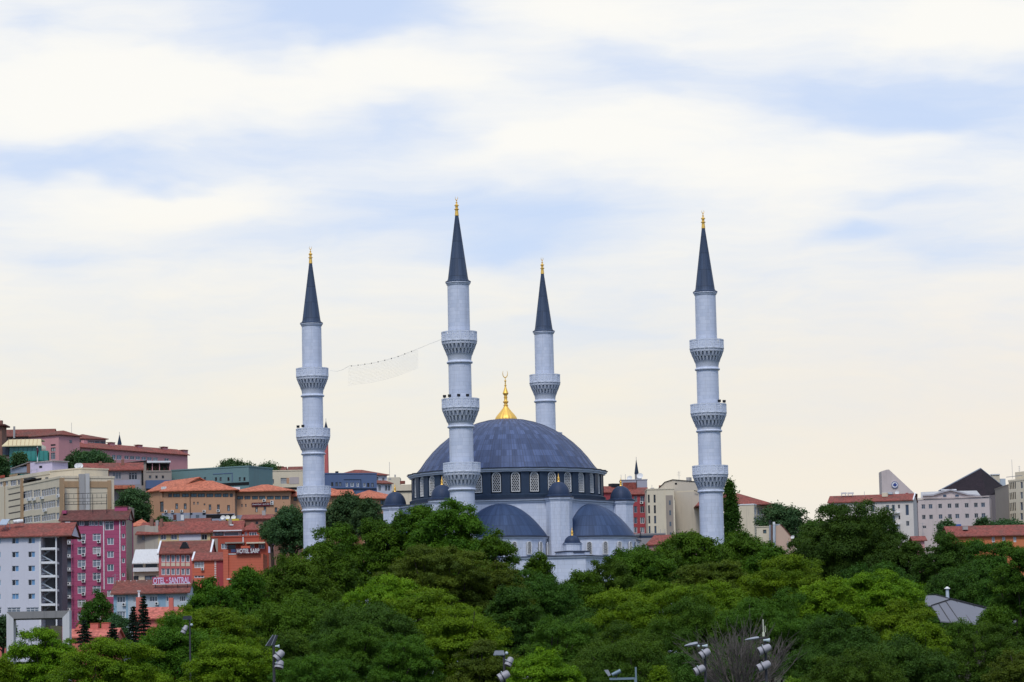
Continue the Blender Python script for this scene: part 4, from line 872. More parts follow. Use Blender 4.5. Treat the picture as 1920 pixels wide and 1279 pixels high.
# hotel Santral
b = Bld('hotel_building', 'rose pink hotel with two rows of tall windows above a red and lavender roof sign', 'hotel', Z3, 585, 962, 945, 615, 615, 10, P_ROSE)
for x0, x1 in ((615, 660), (670, 712), (725, 770), (782, 820), (838, 880), (890, 935)):
    b.win(x0, 962, x1, 1045, 'w1'); b.win(x0, 1115, x1, 1190, 'w1'); b.rect('cream_panel', x0, 1052, x1, 1090, -.04, 0, P_CREAM)
b.gable(b.P(890, 818), T_BROWN, .3, .5, x1=b.W + 22.0*615/F*1.55, verge=(M_WHITE, (0, 1))); a = b.lp(878, 885, 1.8); b.put('dormer', MB().prism([(a[0]-1.0, a[1]-.1), (a[0]+1.0, a[1]-.1), (a[0]+.3, a[1]+1.2), (a[0]-.3, a[1]+1.2)], 1.4, 4), M_DARK)
b.rect('right_wing', 962, 945, 1190, 1280, .4, 9.5, P_ROSE); b.done()
# hotel Sarp
b = Bld('hotel_building', 'bright orange red hotel with maroon roof sign in white serif letters', 'hotel', Z3, 1312, 1760, 955, 600, 600, 10, P_ORED)
b.rect('corner_pilaster', 1312, 905, 1368, 1330, -.5, .3, P_ORED); b.rect('coping', 1368, 948, 1500, 958, -.1, .4, M_WHITE); b.rect('chimney_block', 1510, 862, 1610, 900, 3, 5, P_ORED)
sg = b.rect('sign_board', 1455, 886, 1728, 952, -.6, -.35, M_SIGNRED); b.text('HOTEL SARP', 1464, 893, 1718, 943, M_WHITE, -.63, sg, 0, .02); b.rect('sign_edge', 1452, 882, 1731, 889, -.64, -.62, P_PINK, sg) if False else None
b.rect('blue_sheet', 1400, 900, 1452, 935, .6, .9, plain('sheet_blue', (.04, .06, .14), .7)); b.rect('white_ledge', 1350, 1228, 1420, 1240, -.6, -.1, M_WHITE); b.done()
w = Bld('', '', '', Z3, 962, 1312, 1022, 607, 607, 9, P_ORED, root=b); w.win(985, 1040, 1096, 1110, 'w32'); w.win(985, 1196, 1096, 1223, 'w3'); w.ac(1062, 1108, 1094, 1136); w.gable(w.P(1140, 946), T_RED, .1, .4, dep=8, verge=(M_WHITE, (0,)))
w.rect('dark_recess', 1238, 1025, 1312, 1330, -.04, 0, P_CRIM); w.win(1285, 1035, 1309, 1110, 'w1'); 
for k in range(10): w.rect('quoin', 1213, 1030 + k*20, 1232, 1041 + k*20, -.08, -.002, M_WHITE)
w.done()
# red house behind the hotels
b = Bld('red_house', 'brick red house with glazed penthouse and awnings behind the orange red hotel', 'house', Z3, 1180, 1818, 762, 650, 650, 10, P_RED)
b.win(1288, 836, 1356, 898, 'w2'); b.win(1612, 842, 1664, 890, 'w1'); b.win(1708, 840, 1778, 892, 'w2'); b.win(1365, 850, 1450, 900, 'hole'); b.rect('awning', 1330, 818, 1545, 834, -1.6, -.05, P_TAUPE); b.rect('awning', 1570, 818, 1780, 834, -1.4, -.05, P_CREAM); b.flat(.3); b.rect('side_pale', 1180, 780, 1250, 930, -.05, 0, P_TAUPE)
b.done()
w = Bld('', '', '', Z3, 1195, 1515, 690, 652.5, 652.5, 7, P_GREY, root=b); w.win(1318, 700, 1490, 752, 'wt'); w.win(1215, 702, 1312, 750, 'd2'); w.gable(w.P(1320, 592), T_RED, .5, .5, clutter=1); w.rect('gutter', 1200, 684, 1520, 696, -.6, -.4, M_WHITE); w.rect('skylight', 1385, 618, 1425, 632, 1.2, 1.6, M_WHITE); w.done()
w = Bld('', '', '', Z3, 1525, 1725, 690, 653, 653, 7, P_RED, root=b); w.win(1552, 702, 1582, 755, 'w1'); w.win(1600, 704, 1690, 752, 'w3'); w.hip(w.P(1580, 598), T_RED, 2.5, .4); w.pole('vent_pipe', 1535, 850, 1535, 735, -3, .12, M_WHITE)
for k in range(7): w.rect('laundry', 1690 + k*16, 735 + (k % 3)*5, 1702 + k*16, 757, -1.0, -.9, (P_SKYB, M_WHITE, P_LGREY)[k % 3])
w.done()
b = Bld('brick_cottage', 'brown brick house with lean-to roof and satellite dishes beside the trees', 'house', Z7, 1222, 1560, 470, 640, 640, 9, P_BRICK); b.rect('lilac_wall', 1218, 470, 1276, 640, -.1, 0, P_LIL); b.win(1225, 560, 1250, 600, 'd1'); b.gable(b.P(1450, 432), T_BROWN, .4, .4, dep=8); b.dish(1415, 410, .6, 1.0); b.dish(1443, 408, .7, .8); b.rect('verge_board', 1338, 462, 1350, 480, -.6, -.1, M_WHITE); b.done()
b = Bld('awning_building', 'cream building with white corrugated awning roof between the magenta and pink hotels', 'building', Z3, 298, 585, 1055, 625, 625, 9, P_CREAM)
b.win(300, 1062, 408, 1105, 'hole'); b.win(436, 1062, 568, 1105, 'hole'); b.win(302, 1200, 360, 1246, 'd2'); b.win(427, 1196, 556, 1246, 'd2'); b.rect('balcony_band', 296, 1106, 582, 1150, -.8, 0, M_WHITE)
a, c = b.lp(298, 1056, -.9), b.lp(590, 897, 5); b.put('awning_roof', MB().slab([(-.1, -.9, a[1]), (b.W + .1, -.9, a[1]), (b.W + .1, 5, c[1]), (-.1, 5, c[1])], .2), M_METROOF)
rb = MB()
for k in range(17): x = -.1 + (b.W + .2)*k/16; rb.tube([(x, -.9, a[1] + .03), (x, 5, c[1] + .03)], .05, 4)
b.put('awning_ribs', rb, M_METROOF); b.done()
# blue-grey front block with red roof and the sign frame
b = Bld('low_block', 'blue grey block with long red roof standing below the pink hotel', 'building', Z2, 1278, 2110, 1025, 560, 560, 11, P_LGREY)
for x0, x1, y0, y1 in ((1315, 1412, 1070, 1142), (1500, 1532, 1072, 1142), (1680, 1772, 1066, 1132), (1868, 1950, 1062, 1130), (2020, 2090, 1062, 1130), (1315, 1412, 1240, 1310), (1680, 1772, 1240, 1310)): b.win(x0, y0, x1, y1, 'w3')
b.ac(1374, 1143, 1412, 1177); b.ac(1743, 1133, 1782, 1166)
for x0, x1 in ((1278, 1312), (1775, 1865), (1418, 1440)): b.rect('blue_stripe', x0, 1030, x1, 1400, -.03, -.002, P_SKYB)
b.gable(b.P(1700, 896), T_BROWN, .5, .8, dep=12)
sg = b.rect('sign_frame', 1716, 848, 2144, 934, 1.0, 1.2, plain('sign_red', (.46, .06, .11), .5)); b.text('OTEL · SANTRAL', 1724, 854, 2136, 926, plain('letters_lavender', (.66, .56, .74), .5, 0, .05), .96, sg, 0, .03); b.rect('sign_bar', 1716, 926, 2144, 934, .97, 1.0, M_WHITE)
for x in (1750, 1868, 2000, 2110): b.pole('sign_leg', x, 925, x, 975, 1.3, .06, M_DARK)
b.antenna(1295, 815, 905, 4, True)
for x in (1330, 1400, 1468, 1532, 1645): b.rect('roof_vent', x, 890, x + 9, 908 if x != 1532 else 912, 5.5, 5.8, M_WHITE)
b.done()
# salmon roofs in the trees
b = Bld('salmon_pavilion', 'salmon red low building with box chimneys half hidden by conifers', 'building', Z4, 785, 1300, 770, 480, 480, 9, P_SALM); b.gable(b.P(1040, 690), tiles('tiles_salmon', (.50, .15, .11), amt=.15), .3, .5)
for x0, x1, y0 in ((1015, 1104, 618), (1141, 1226, 612)): b.rect('box_chimney', x0, y0, x1, 692, 4, 6.2, P_SALM); b.rect('chimney_cap', x0 - 4, y0 - 5, x1 + 4, y0 + 1, 3.9, 6.3, T_ORANGE)
a, c, d = b.lp(835, 695, 3), b.lp(945, 690, 3), b.lp(885, 628, 3); b.put('gable_front', MB().prism([(a[0], a[1]), (c[0], a[1]), (d[0], d[1])], 3, 6), P_SALM); b.done()
b = Bld('salmon_wing', 'salmon red house with tall chimney and pipe behind the small conifers', 'house', Z4, 1500, 2080, 560, 500, 500, 10, P_SALM); b.gable(b.P(1800, 448), tiles('tiles_salmon', (.50, .15, .11)), .3, .5); ch = b.rect('tall_chimney', 1530, 322, 1598, 580, -.8, .4, P_SALM); b.rect('chimney_pipe', 1552, 258, 1572, 322, -.4, -.1, M_WHITE, ch); b.rect('chimney_hood', 1545, 248, 1578, 260, -.5, 0, M_WHITE, ch); b.rect('tall_chimney', 1898, 330, 1945, 470, 1, 2.2, P_SALM); b.done()
b = Bld('salmon_annex', 'salmon red annex with box chimney at the left edge beside the concrete portal', 'building', Z4, -150, 62, 800, 470, 470, 8, P_SALM); b.gable(b.P(-40, 730), tiles('tiles_salmon', (.50, .15, .11)), .2, .4); b.rect('box_chimney', -60, 650, 32, 735, 2.6, 4.5, P_SALM); b.done()
# concrete portal among the trees
pl = at(12, 1150, 330); pr_ = at(130, 1150, 330); zg = float(terrain(pl.x, 330)) - .5; Wp = (pr_ - pl).length; zt = pl.z - zg + .15
pt = thing('concrete_portal', 'weathered grey concrete portal frame with mitred corners standing among the trees at left', 'portal', (pl.x, 330, zg), math.atan2((pr_-pl).y, (pr_-pl).x))
tk = .75
MB().prism([(0, zt), (Wp, zt), (Wp - tk, zt - tk), (tk, zt - tk)], 0, 1.6).prism([(tk + .05, zt - tk - .004), (Wp - tk - .05, zt - tk - .004), (Wp - tk - .05, zt - tk - .14), (tk + .05, zt - tk - .14)], .5, 1.4).build('lintel', plaster('concrete_dark', (.24, .235, .225), .15, .5, (.05, .05, .05)), pt)
MB().prism([(0, 0), (tk, 0), (tk, zt - tk - .004), (0, zt - .004)], 0, 1.6).build('post', plaster('concrete_pale', (.56, .56, .55), .1, .4), pt); MB().prism([(Wp - tk, 0), (Wp, 0), (Wp, zt - .004), (Wp - tk, zt - tk - .004)], 0, 1.6).build('post', plaster('concrete_pale', (.56, .56, .55)), pt)
# ================================================================= TOWN: right hillside
b = Bld('red_apartment', 'crimson apartment block with dark windows just right of the mosque', 'apartment block', Q4, 150, 440, 520, 850, 850, 11, P_CRIM)
for y0, y1 in ((540, 608), (655, 730), (780, 850), (890, 958)):
    b.win(205, y0, 235, y1, 'g2'); b.win(292, y0, 328, y1, 'w1' if y0 > 880 else 'g1'); b.win(362, y0, 410, y1, 'w2' if y0 > 700 else 'g2')
b.ac(360, 600, 395, 628); b.gable(b.P(300, 455), T_RED, .4, .5); b.rect('roof_block', 170, 388, 320, 470, 4, 6, T_RED); b.done()
w = Bld('', '', '', Q4, 140, 440, 362, 862, 862, 8, plaster('cement_blue_grey', (.36, .37, .41)), root=b); w.flat(.2); w.rect('wall_stripe', 320, 365, 326, 470, -.1, 0, M_DARK); w.antenna(148, 300, 362, 2); w.antenna(196, 295, 362, 3); w.dish(245, 345, .8, 1); w.dish(360, 318, .9, 2); w.rect('roof_kit', 330, 318, 378, 362, 2, 4, M_WHITE); w.done()
b = Bld('crimson_house', 'crimson house with red roof partly behind the right corner dome', 'house', Q4, -60, 160, 500, 845, 848, 8, P_CRIM); b.gable(b.P(40, 440), T_RED, .3, .4); b.rect('roof_clutter', 45, 400, 130, 440, 3, 5, M_DARK); b.done()
b = Bld('cream_block', 'tall cream block with slit windows and a blank gable wall behind the right minaret', 'apartment block', Q4, 438, 742, 468, 830, 830, 14, P_CREAM)
for i, (y0, y1) in enumerate(((526, 616), (645, 736), (763, 850), (878, 962))): b.win(449 + i*3, y0, 469 + i*3, y1, 'slit'); b.win(513 + i*3, y0, 536 + i*3, y1, 'slit')
b.rect('taupe_shaft', 656, 532, 736, 1100, -.08, 0, P_TAUPE)
for i, (y0, y1) in enumerate(((590, 640), (702, 756), (830, 880), (950, 985))): b.rect('shaft_window', 686 + i*3, y0, 706 + i*3, y1, -.13, -.08, GL[3])
b.rect('edge_strip', 640, 470, 656, 1100, -.06, 0, P_BEIGE); b.flat(.3); b.antenna(495, 415, 468, 3); b.rect('roof_kit', 480, 448, 520, 470, 3, 5, P_CONC); b.done()
w = Bld('', '', '', Q4, 742, 1060, 388, 838, 834, 12, plaster('blank_cream', (.55, .49, .39), .08, .3), root=b); a = [w.lp(*q, 0) for q in ((570, 456), (640, 386), (730, 358), (1000, 380), (1060, 388))]
w.extra.prism([(a[0][0], w.H - 4), (w.W, w.H - 4), (w.W, w.H + .02), (a[3][0], a[3][1]), (a[2][0], a[2][1]), (a[1][0], a[1][1]), (a[0][0], a[0][1])], .03, 10)
rl = MB()
for p, q in zip(a[:-1], a[1:]): rl.tube([(p[0], -.1, p[1] + .05), (q[0], -.1, q[1] + .05)], .12, 4); 
w.put('roof_edge', rl, M_DARK); w.rect('vent', 752, 392, 776, 412, -.05, .0, M_BLACK); w.rect('chimney', 880, 330, 915, 378, 3, 4.5, P_CONC); w.antenna(800, 262, 365, 4, True); w.rect('red_roof_side', 572, 420, 628, 458, .6, 6, T_RED); w.pole('wall_bracket', 970, 480, 1015, 490, -.6, .12, M_DARK)
w.rect('pale_strip', 775, 480, 1000, 496, -.01, .01, P_BEIGE); w.done()  # thin beige strip, paler than the blank wall
b = Bld('low_red_roof', 'low building with red tiled roof in front of the cream block', 'house', Q4, 440, 920, 1080, 740, 735, 10, P_PINK); b.gable(b.P(700, 985), T_RED, .3, .5); b.rect('ridge_wall', 770, 950, 980, 962, 5, 5.3, M_DARK); b.done()
b = Bld('grey_flat_roof', 'low grey flat roofed block with railings below the crimson apartments', 'building', Q4, 310, 645, 975, 770, 770, 9, P_GREY); b.flat(.35); b.rect('dark_band', 312, 985, 645, 1010, -.05, 0, M_SLATE); b.antenna(495, 930, 975, 1); b.antenna(590, 915, 970, 1); b.antenna(642, 912, 970, 1); b.pole('lamp_pole', 358, 1000, 375, 905, -.5, .08, M_DARK); b.done()
b = Bld('tan_building', 'tan building with white pillars, blue shop band and broad red roof', 'building', Q4, 1380, 1640, 645, 826, 826, 14, P_TAN)
b.win(1516, 655, 1572, 712, 'wt'); b.win(1522, 765, 1580, 820, 'wt'); b.win(1420, 660, 1452, 740, 'wt'); b.win(1420, 770, 1460, 850, 'wt'); b.ac(1505, 706, 1535, 732); b.rect('white_pillar', 1455, 645, 1472, 870, -.15, 0, M_WHITE); b.rect('blue_band', 1490, 868, 1662, 896, -.4, 0, plain('shop_blue', (.03, .05, .25), .5)); b.rect('white_band', 1490, 898, 1662, 918, -.35, 0, M_WHITE)
b.hip(b.P(1440, 506), T_RED, (3, 9), .4, x0=-9, x1=b.W + 5); b.done()
w = Bld('', '', '', Q4, 1640, 1765, 655, 822, 838, 6, P_BEIGE, root=b)
for x0, x1 in ((1648, 1672), (1683, 1706), (1716, 1740)): w.win(x0, 668, x1, 752, 'w2'); w.win(x0, 770, x1, 850, 'w2')
w.flat(.3, M_WHITE); w.done()
w = Bld('', '', '', Q4, 1765, 1960, 680, 840, 846, 9, P_TAN, root=b); w.gable(w.P(1800, 642), T_RED, .3, .3); w.rect('eave', 1765, 676, 1960, 686, -.3, 0, M_WHITE); w.done()
b = Bld('chimney_house', 'peach coloured gable end with three flue pipes rising above the lime trees', 'house', Q6, 440, 655, 762, 620, 620, 8, plaster('paint_peach', (.56, .40, .30), .08, .35))
b.H = b.lp(600, 910, 0)[1]; a = [b.lp(*q, 0) for q in ((440, 762), (500, 742), (540, 780), (655, 918))]; b.extra.prism([(0, b.H - 1), (b.W, b.H - 1), (b.W, a[3][1]), (a[2][0], a[2][1]), (a[1][0], a[1][1]), (0, a[0][1])], .02, 8)
for x, r, mm in ((383, .22, M_GREYMET), (404, .20, plain('flue_brown', (.16, .09, .07), .6)), (428, .3, P_LGREY)): b.pole('flue_pipe', x, 1060, x, 725 + (x % 7)*4, -.4, r, mm)
b.rect('flue_cowl', 372, 692, 398, 735, -.6, -.1, M_DARK); b.rect('flue_cowl', 415, 712, 440, 742, -.7, -.1, M_WHITE); b.rect('roof_hatch', 455, 736, 498, 752, 1, 3, M_GREYMET); b.dish(640, 890, .4, -.3); b.antenna(583, 925, 1020, -.6)
rl = MB()
for p, q in zip(a[1:-1], a[2:]): rl.tube([(p[0], -.05, p[1] + .05), (q[0], -.05, q[1] + .05)], .1, 4)
b.put('roof_edge', rl, T_BROWN); b.done()
w = Bld('', '', '', Q6, 230, 438, 768, 622, 621, 7, P_CREAM, root=b); w.win(304, 800, 342, 842, 'd1'); w.flat(.15); w.done()
b = Bld('white_house', 'white four storey house with red roof and solar water tanks behind the big tree', 'house', Q5, -280, 672, 482, 850, 845, 12, P_WARM)
for x0, y0, x1, y1, st in ((368, 522, 404, 600, 'g1'), (434, 520, 468, 598, 'g1'), (503, 518, 525, 560, 'd1'), (587, 518, 625, 638, 'g1'), (436, 646, 472, 722, 'g1'), (510, 642, 528, 683, 'd1'), (594, 702, 630, 757, 'g2'), (200, 520, 240, 600, 'g1'), (100, 520, 140, 600, 'g1')): b.win(x0, y0, x1, y1, st)
b.rect('balcony_ledge', 400, 604, 520, 616, -.9, 0, M_WHITE); b.rect('balcony_ledge', 405, 730, 525, 742, -.9, 0, M_WHITE); b.gable(b.P(300, 412), T_RED, .3, .5, verge=(M_WHITE, (1,))); b.rect('chimney', 322, 382, 385, 428, 3, 5, P_BEIGE); b.rect('roof_tank', 322, 378, 440, 402, 5, 6, P_LGREY); b.antenna(125, 370, 412, 4)
for x0, x1 in ((-140, -80), (-68, 0)):
    b.rect('solar_tank', x0, 380, x1, 398, 4, 5, AC_W); b.rect('tank_frame', x0 + 6, 398, x0 + 12, 425, 4, 4.2, M_GREYMET); b.rect('tank_frame', x1 - 12, 398, x1 - 6, 425, 4, 4.2, M_GREYMET)
b.done()
# grey-lilac tower with slanted top and round emblem
b = Bld('slanted_tower', 'grey lilac tower with slanted top and a round blue city emblem', 'tower', Q5, 325, 722, 400, 930, 930, 9, P_CLAY)
a = [b.lp(*q, 0) for q in ((326, 400), (326, 142), (378, 123), (402, 123), (690, 392), (722, 395))]; b.extra.prism([(0, b.H - 1), (b.W, b.H - 1), (b.W, a[5][1]), (a[4][0], a[4][1]), (a[3][0], a[3][1]), (a[2][0], a[2][1]), (0, a[1][1])], .0, 7)
cx, cz = b.lp(465.5, 293.5, -.2); R1 = 38/6*930/F
disc = lambda r, y0, y1, n=40: ([(cx + r*math.cos(2*math.pi*i/n), y, cz + r*math.sin(2*math.pi*i/n)) for y in (y0, y1) for i in range(n)], [tuple(range(n))] + [(i, (i+1) % n, (i+1) % n + n, i + n) for i in range(n)])
e = b.put('emblem', MB().add(*disc(R1, -.30, 0)), M_WHITE); m_bl = plain('emblem_blue', (.03, .06, .26), .5)
rg = MB()
for i in range(40):
    p = [((cx + r*math.cos(2*math.pi*(i+j)/40)), cz + r*math.sin(2*math.pi*(i+j)/40)) for r, j in ((R1, 0), (R1, 1), (R1*.88, 1), (R1*.88, 0))]; rg.prism(p, -.36, -.30)
rg.build('emblem_ring', m_bl, e)
cb = MB(); s_ = R1*.62
for x0, x1, z0, z1 in ((-.95, -.62, -.35, .1), (-.6, -.28, -.6, .42), (-.26, .06, -.8, .72), (.08, .36, -.85, .95), (.38, .66, -.75, .6), (.68, .98, -.4, .2)): cb.box(cx + x0*s_, -.35, cz + z0*s_, cx + x1*s_, -.302, cz + z1*s_)
cb.build('emblem_city', m_bl, e); b.rect('roof_edge', 326, 395, 440, 408, -.5, 0, P_LGREY); b.rect('teal_panel', 655, 430, 720, 465, -.3, .2, P_TEAL); b.dish(495, 388, .7, -.5); b.rect('roof_kit', 590, 385, 616, 402, -.6, -.1, P_CRIM); b.done()
# big grey-lilac block with wavy attic
b = Bld('wide_grey_block', 'wide pale grey lilac block with two rows of twin windows and a curved attic gable', 'building', Q5, 722, 1528, 447, 872, 868, 14, P_CLAY)
for x0, x1 in ((768, 808), (848, 890), (955, 998), (1060, 1103), (1143, 1187), (1253, 1297), (1358, 1400), (1437, 1482)):
    k = (x0 - 768) * -.03; b.win(x0, 515 + k, x1, 566 + k, 'w2' if False else 'g2'); b.win(x0 + 5, 634 + k, x1 + 5, 684 + k, 'g2')
b.win(778, 755, 820, 785, 'g2'); b.win(1370, 735, 1410, 757, 'g2'); b.rect('blue_sign', 1140, 738, 1212, 773, -.3, 0, plain('sign_blue', (.03, .11, .34), .5)); b.rect('cornice', 720, 430, 1530, 440, -.35, 0, P_CLAY)
a = b.lp(680, 470, 0)[0]; b.put('shaded_return', MB().box(a, .6, 0, -.01, 12, b.H - .8), plaster('return_shade_paint', (.20, .18, .20)))  # return wall's shade painted as a darker copy of the render
pts = [b.lp(*q, 1.5) for q in ((780, 450), (780, 425), (900, 420), (985, 390), (1095, 362), (1200, 388), (1290, 415), (1430, 428), (1430, 447))]
b.put('attic_wall', MB().prism([(x, z) for x, z in pts], 1.5, 6), P_CLAY)
ed = MB()
for p, q in zip(pts[1:-2], pts[2:-1]): ed.slab([(p[0], .9, p[1] + .45), (q[0], .9, q[1] + .45), (q[0], 6.2, q[1] + .45), (p[0], 6.2, p[1] + .45)], .42)
b.put('attic_eave', ed, plaster('eave_grey', (.40, .39, .41)))
q = [b.lp(*v, 4.0) for v in ((752, 440), (752, 372), (985, 362), (1380, 355), (1440, 425))]; b.put('attic_roof', MB().prism([(x, z) for x, z in q], 6.3, 12), M_METROOF)
for x0, x1 in ((1010, 1047), (1145, 1187)): b.rect('attic_window', x0, 407, x1, 440, 1.42, 1.5, GL[1])
b.rect('roof_curb', 985, 345, 1158, 356, 7, 9, M_WHITE); b.antenna(785, 720, 880, -2, True); b.done()
# dark pyramid roof
b = Bld('pyramid_roof_building', 'building with a huge dark brown pyramid roof on the right skyline', 'building', Q5, 985, 1600, 420, 960, 955, 40, plaster('dark_wall', (.16, .14, .14)))
ap = b.lp(1430, 112, 14); e0, e1 = b.lp(960, 372, -1)[0], b.lp(1500, 425, -1)[0]; ze = b.lp(1230, 398, -1)[1]; xr = b.lp(1680, 310, 24)[0]; zr_ = b.lp(1680, 310, 24)[1]
b.put('roof', MB().add([(e0, -1, ze + 1.2), (e1, -1, ze - 1.3), (xr, 24, zr_), (e0, 40, ze), (ap[0], 14, ap[1]), (e0, -1, ze - 2), (e1, -1, ze - 2.2), (xr, 24, zr_ - 1)], [(0, 1, 4), (1, 2, 4), (2, 3, 4), (3, 0, 4), (0, 5, 6, 1), (1, 6, 7, 2)]), tiles('tiles_black_brown', (.026, .018, .022), (.015, .012, .015)))
ap2 = ap; b.put('ridge', MB().tube([(e0, -1, ze + 1.25), (ap[0], 14, ap[1] + .05)], .2, 5).tube([(ap[0], 14, ap[1] + .05), (xr, 24, zr_ + .05)], .2, 5), M_GREYMET); b.rect('white_wall', 1590, 330, 1690, 640, 22, 24, P_BEIGE); b.done()
b = Bld('cream_penthouse', 'cream penthouse box behind the dark pyramid roof', 'penthouse', Q5, 1560, 1645, 178, 990, 990, 8, P_CREAM); b.rect('roof_rim', 1555, 172, 1650, 182, -.3, 8, M_WHITE); b.rect('lower_step', 1645, 225, 1715, 420, 1, 8, P_LGREY); b.done()
b = Bld('cream_tower_block', 'cream office block with grids of narrow windows at the right edge', 'office building', Q5, 1745, 2060, 245, 880, 868, 14, P_CREAM)
for (y0, y1) in ((262, 345), (375, 462), (490, 592), (612, 700)):
    for k in range(4): x = 1757 + k*19; b.win(x, y0 + 10 - k*3, x + 13, y1 - k*2, 'slit')
    for k in range(4): x = 1880 + k*40; b.win(x, y0, x + 26, y1 - 10, 'g1')
b.flat(.5, P_CREAM); b.rect('upper_block', 1820, 140, 2060, 245, 3, 10, P_CREAM); b.antenna(1790, 10, 205, 3); b.antenna(1868, 80, 145, 4, True); b.rect('roof_rail', 1720, 196, 1900, 202, 1, 1.1, M_GREYMET); b.done()
w = Bld('', '', '', Q5, 1592, 1744, 322, 905, 882, 8, P_TAUPE, root=b); w.flat(.2); w.done()
b = Bld('red_roof_villa', 'orange villa with long red tiled roof among the trees at right', 'house', Q5, 1080, 2060, 862, 700, 700, 11, plaster('paint_orange', (.58, .19, .08)))
for x in (1558, 1676, 1800): b.win(x, 880, x + 34, 940, 'w32')
b.gable(b.P(1500, 762), T_RED, .4, .6); b.rect('chimney', 1235, 762, 1290, 800, 2, 3.4, P_CONC); b.done()
b = Bld('pink_lodge', 'small pinkish lodge with red roof in front of the wide grey block', 'house', Q5, 690, 800, 922, 690, 690, 6, P_PINK); b.gable(b.P(730, 882), T_RED, .6, .5); b.done()
# grey metal roof in the trees, lower right
zz = lambda x, y: (1600 + x/5.84, 1060 + y/5.84)
D5 = 330; p0 = at(*zz(870, 462), D5); zg = float(terrain(p0.x, D5)) - .5
g = thing('metal_roof_house', 'low house with grey standing-seam metal roof and vent pipe among the trees at lower right', 'house', (p0.x, D5, zg))
def L5(x, y, D): q = at(*zz(x, y), D); return Vector((q.x - p0.x, q.y - D5, q.z - zg))
up = [L5(790, 330, 338), L5(900, 328, 338), L5(1330, 440, 338), L5(1760, 530, 338)]; rg = [L5(855, 450, 331), L5(1065, 380, 334), L5(1560, 505, 334), L5(1770, 580, 332)]; ev = [L5(950, 610, 325.5), L5(1250, 640, 325), L5(1640, 650, 325), L5(1800, 660, 325)]; lf = L5(780, 440, 333)
m_sr = plaster('standing_seam', (.17, .175, .195), .08, .2)
MB().slab([rg[0], ev[0], ev[1], ev[2], ev[3], rg[3], rg[2], rg[1]], .12).slab([up[0], lf, rg[0] + Vector((0, .3, .1)), rg[1] + Vector((0, .1, .12)), up[1]], .12).slab([up[1], rg[1] + Vector((0, .12, .14)), rg[2] + Vector((0, .1, .12)), rg[3], up[3], up[2]], .12).build('roof', m_sr, g)
se = MB()
for k in range(9):
    t = k/8; i = min(int(t*3), 2); u = t*3 - i; a = rg[i].lerp(rg[i+1], u); c = ev[i].lerp(ev[i+1], u); se.tube([a + Vector((0, 0, .04)), c + Vector((0, 0, .04))], .045, 4)
    i2 = min(int(t*2), 1); a = up[i2+1].lerp(up[min(i2+2, 3)], t*2 - i2); c = rg[min(i2+1, 2)].lerp(rg[min(i2+2, 3)], t*2 - i2); se.tube([a + Vector((0, 0, .05)), c + Vector((0, 0, .16))], .045, 4)
for s in (rg, up): se.tube([v + Vector((0, 0, .12)) for v in s], .06, 4)
se.build('roof_seams', M_DARK, g)
MB().box(-3, -4.6, 0, 52/1.0, 9, ev[0].z - .4).build('wall', P_GREY, g) if False else MB().box(ev[0].x + .3, ev[0].y + .5, 0, ev[3].x - .5, up[0].y - .3, min(v.z for v in ev) + .3).build('wall', plaster('dark_brown_wall', (.10, .085, .075)), g)
v0 = L5(1032, 355, 335.5); v1 = L5(1030, 262, 335.5); MB().lathe([(.2, v0.z - .5), (.17, v1.z)], 12, (v0.x, v0.y)).build('vent_pipe', P_LGREY, g, 40); MB().lathe([(.32, v1.z + .02), (.34, v1.z + .05), (.08, v1.z + .28), (.01, v1.z + .29)], 12, (v0.x, v0.y)).build('vent_cap', AC_W, g, 40)
# trees: label, centre x, top y, crown width, crown height (picture pixels), distance, kind
TREES_FAR = [
 ('bushy pale green tree in front of the long pink building', 168, 845, 96, 50, 850, 'far'), ('darker small tree at the left end of the clump below the pink tower', 135, 853, 36, 40, 845, 'far'),
 ('small tree cut by the left edge under the glass pavilion', 2, 854, 34, 46, 800, 'far'), ('small round tree in front of the lower green glass wall', 36, 848, 30, 30, 805, 'far'),
 ('round dark green tree between the beige office and the row building', 250, 912, 70, 74, 700, 'far'), ('thin topped tree peeking over the teal building', 440, 863, 84, 40, 830, 'far'), ('small pine like tree over the red roof behind the beige building', 502, 868, 46, 30, 840, 'far'),
 ('dense rounded tree just left of the left minaret', 548, 945, 96, 90, 600, 'far'), ('small bush at the foot of the tree left of the left minaret', 508, 975, 40, 40, 610, 'far'),
 ('wide dark tree just right of the left minaret', 650, 922, 90, 90, 600, 'far'), ('rounder dark tree beside the left corner dome', 692, 932, 60, 80, 590, 'far'),
 ('low shrub at the plinth of the row building', 308, 968, 44, 26, 705, 'far'),
 ('dark leafy tree hiding the foot of the magenta hotel', 182, 1106, 70, 110, 520, 'dark'), ('lighter low tree right of the dark tree below the magenta hotel', 220, 1150, 52, 60, 500, 'far'),
 ('dark flat crowned tree left of the large dome shaped tree at right', 1468, 942, 100, 80, 680, 'far'), ('low hedge like tree below the cream tower block', 1885, 975, 90, 36, 760, 'far'), ('young tree before the blue sign of the wide grey block', 1775, 972, 40, 50, 740, 'far'),
 ('small tree at the right end of the wide grey block', 1842, 968, 34, 44, 730, 'far'), ('tree at the left edge below the lavender white block', 6, 1150, 50, 60, 420, 'far')]
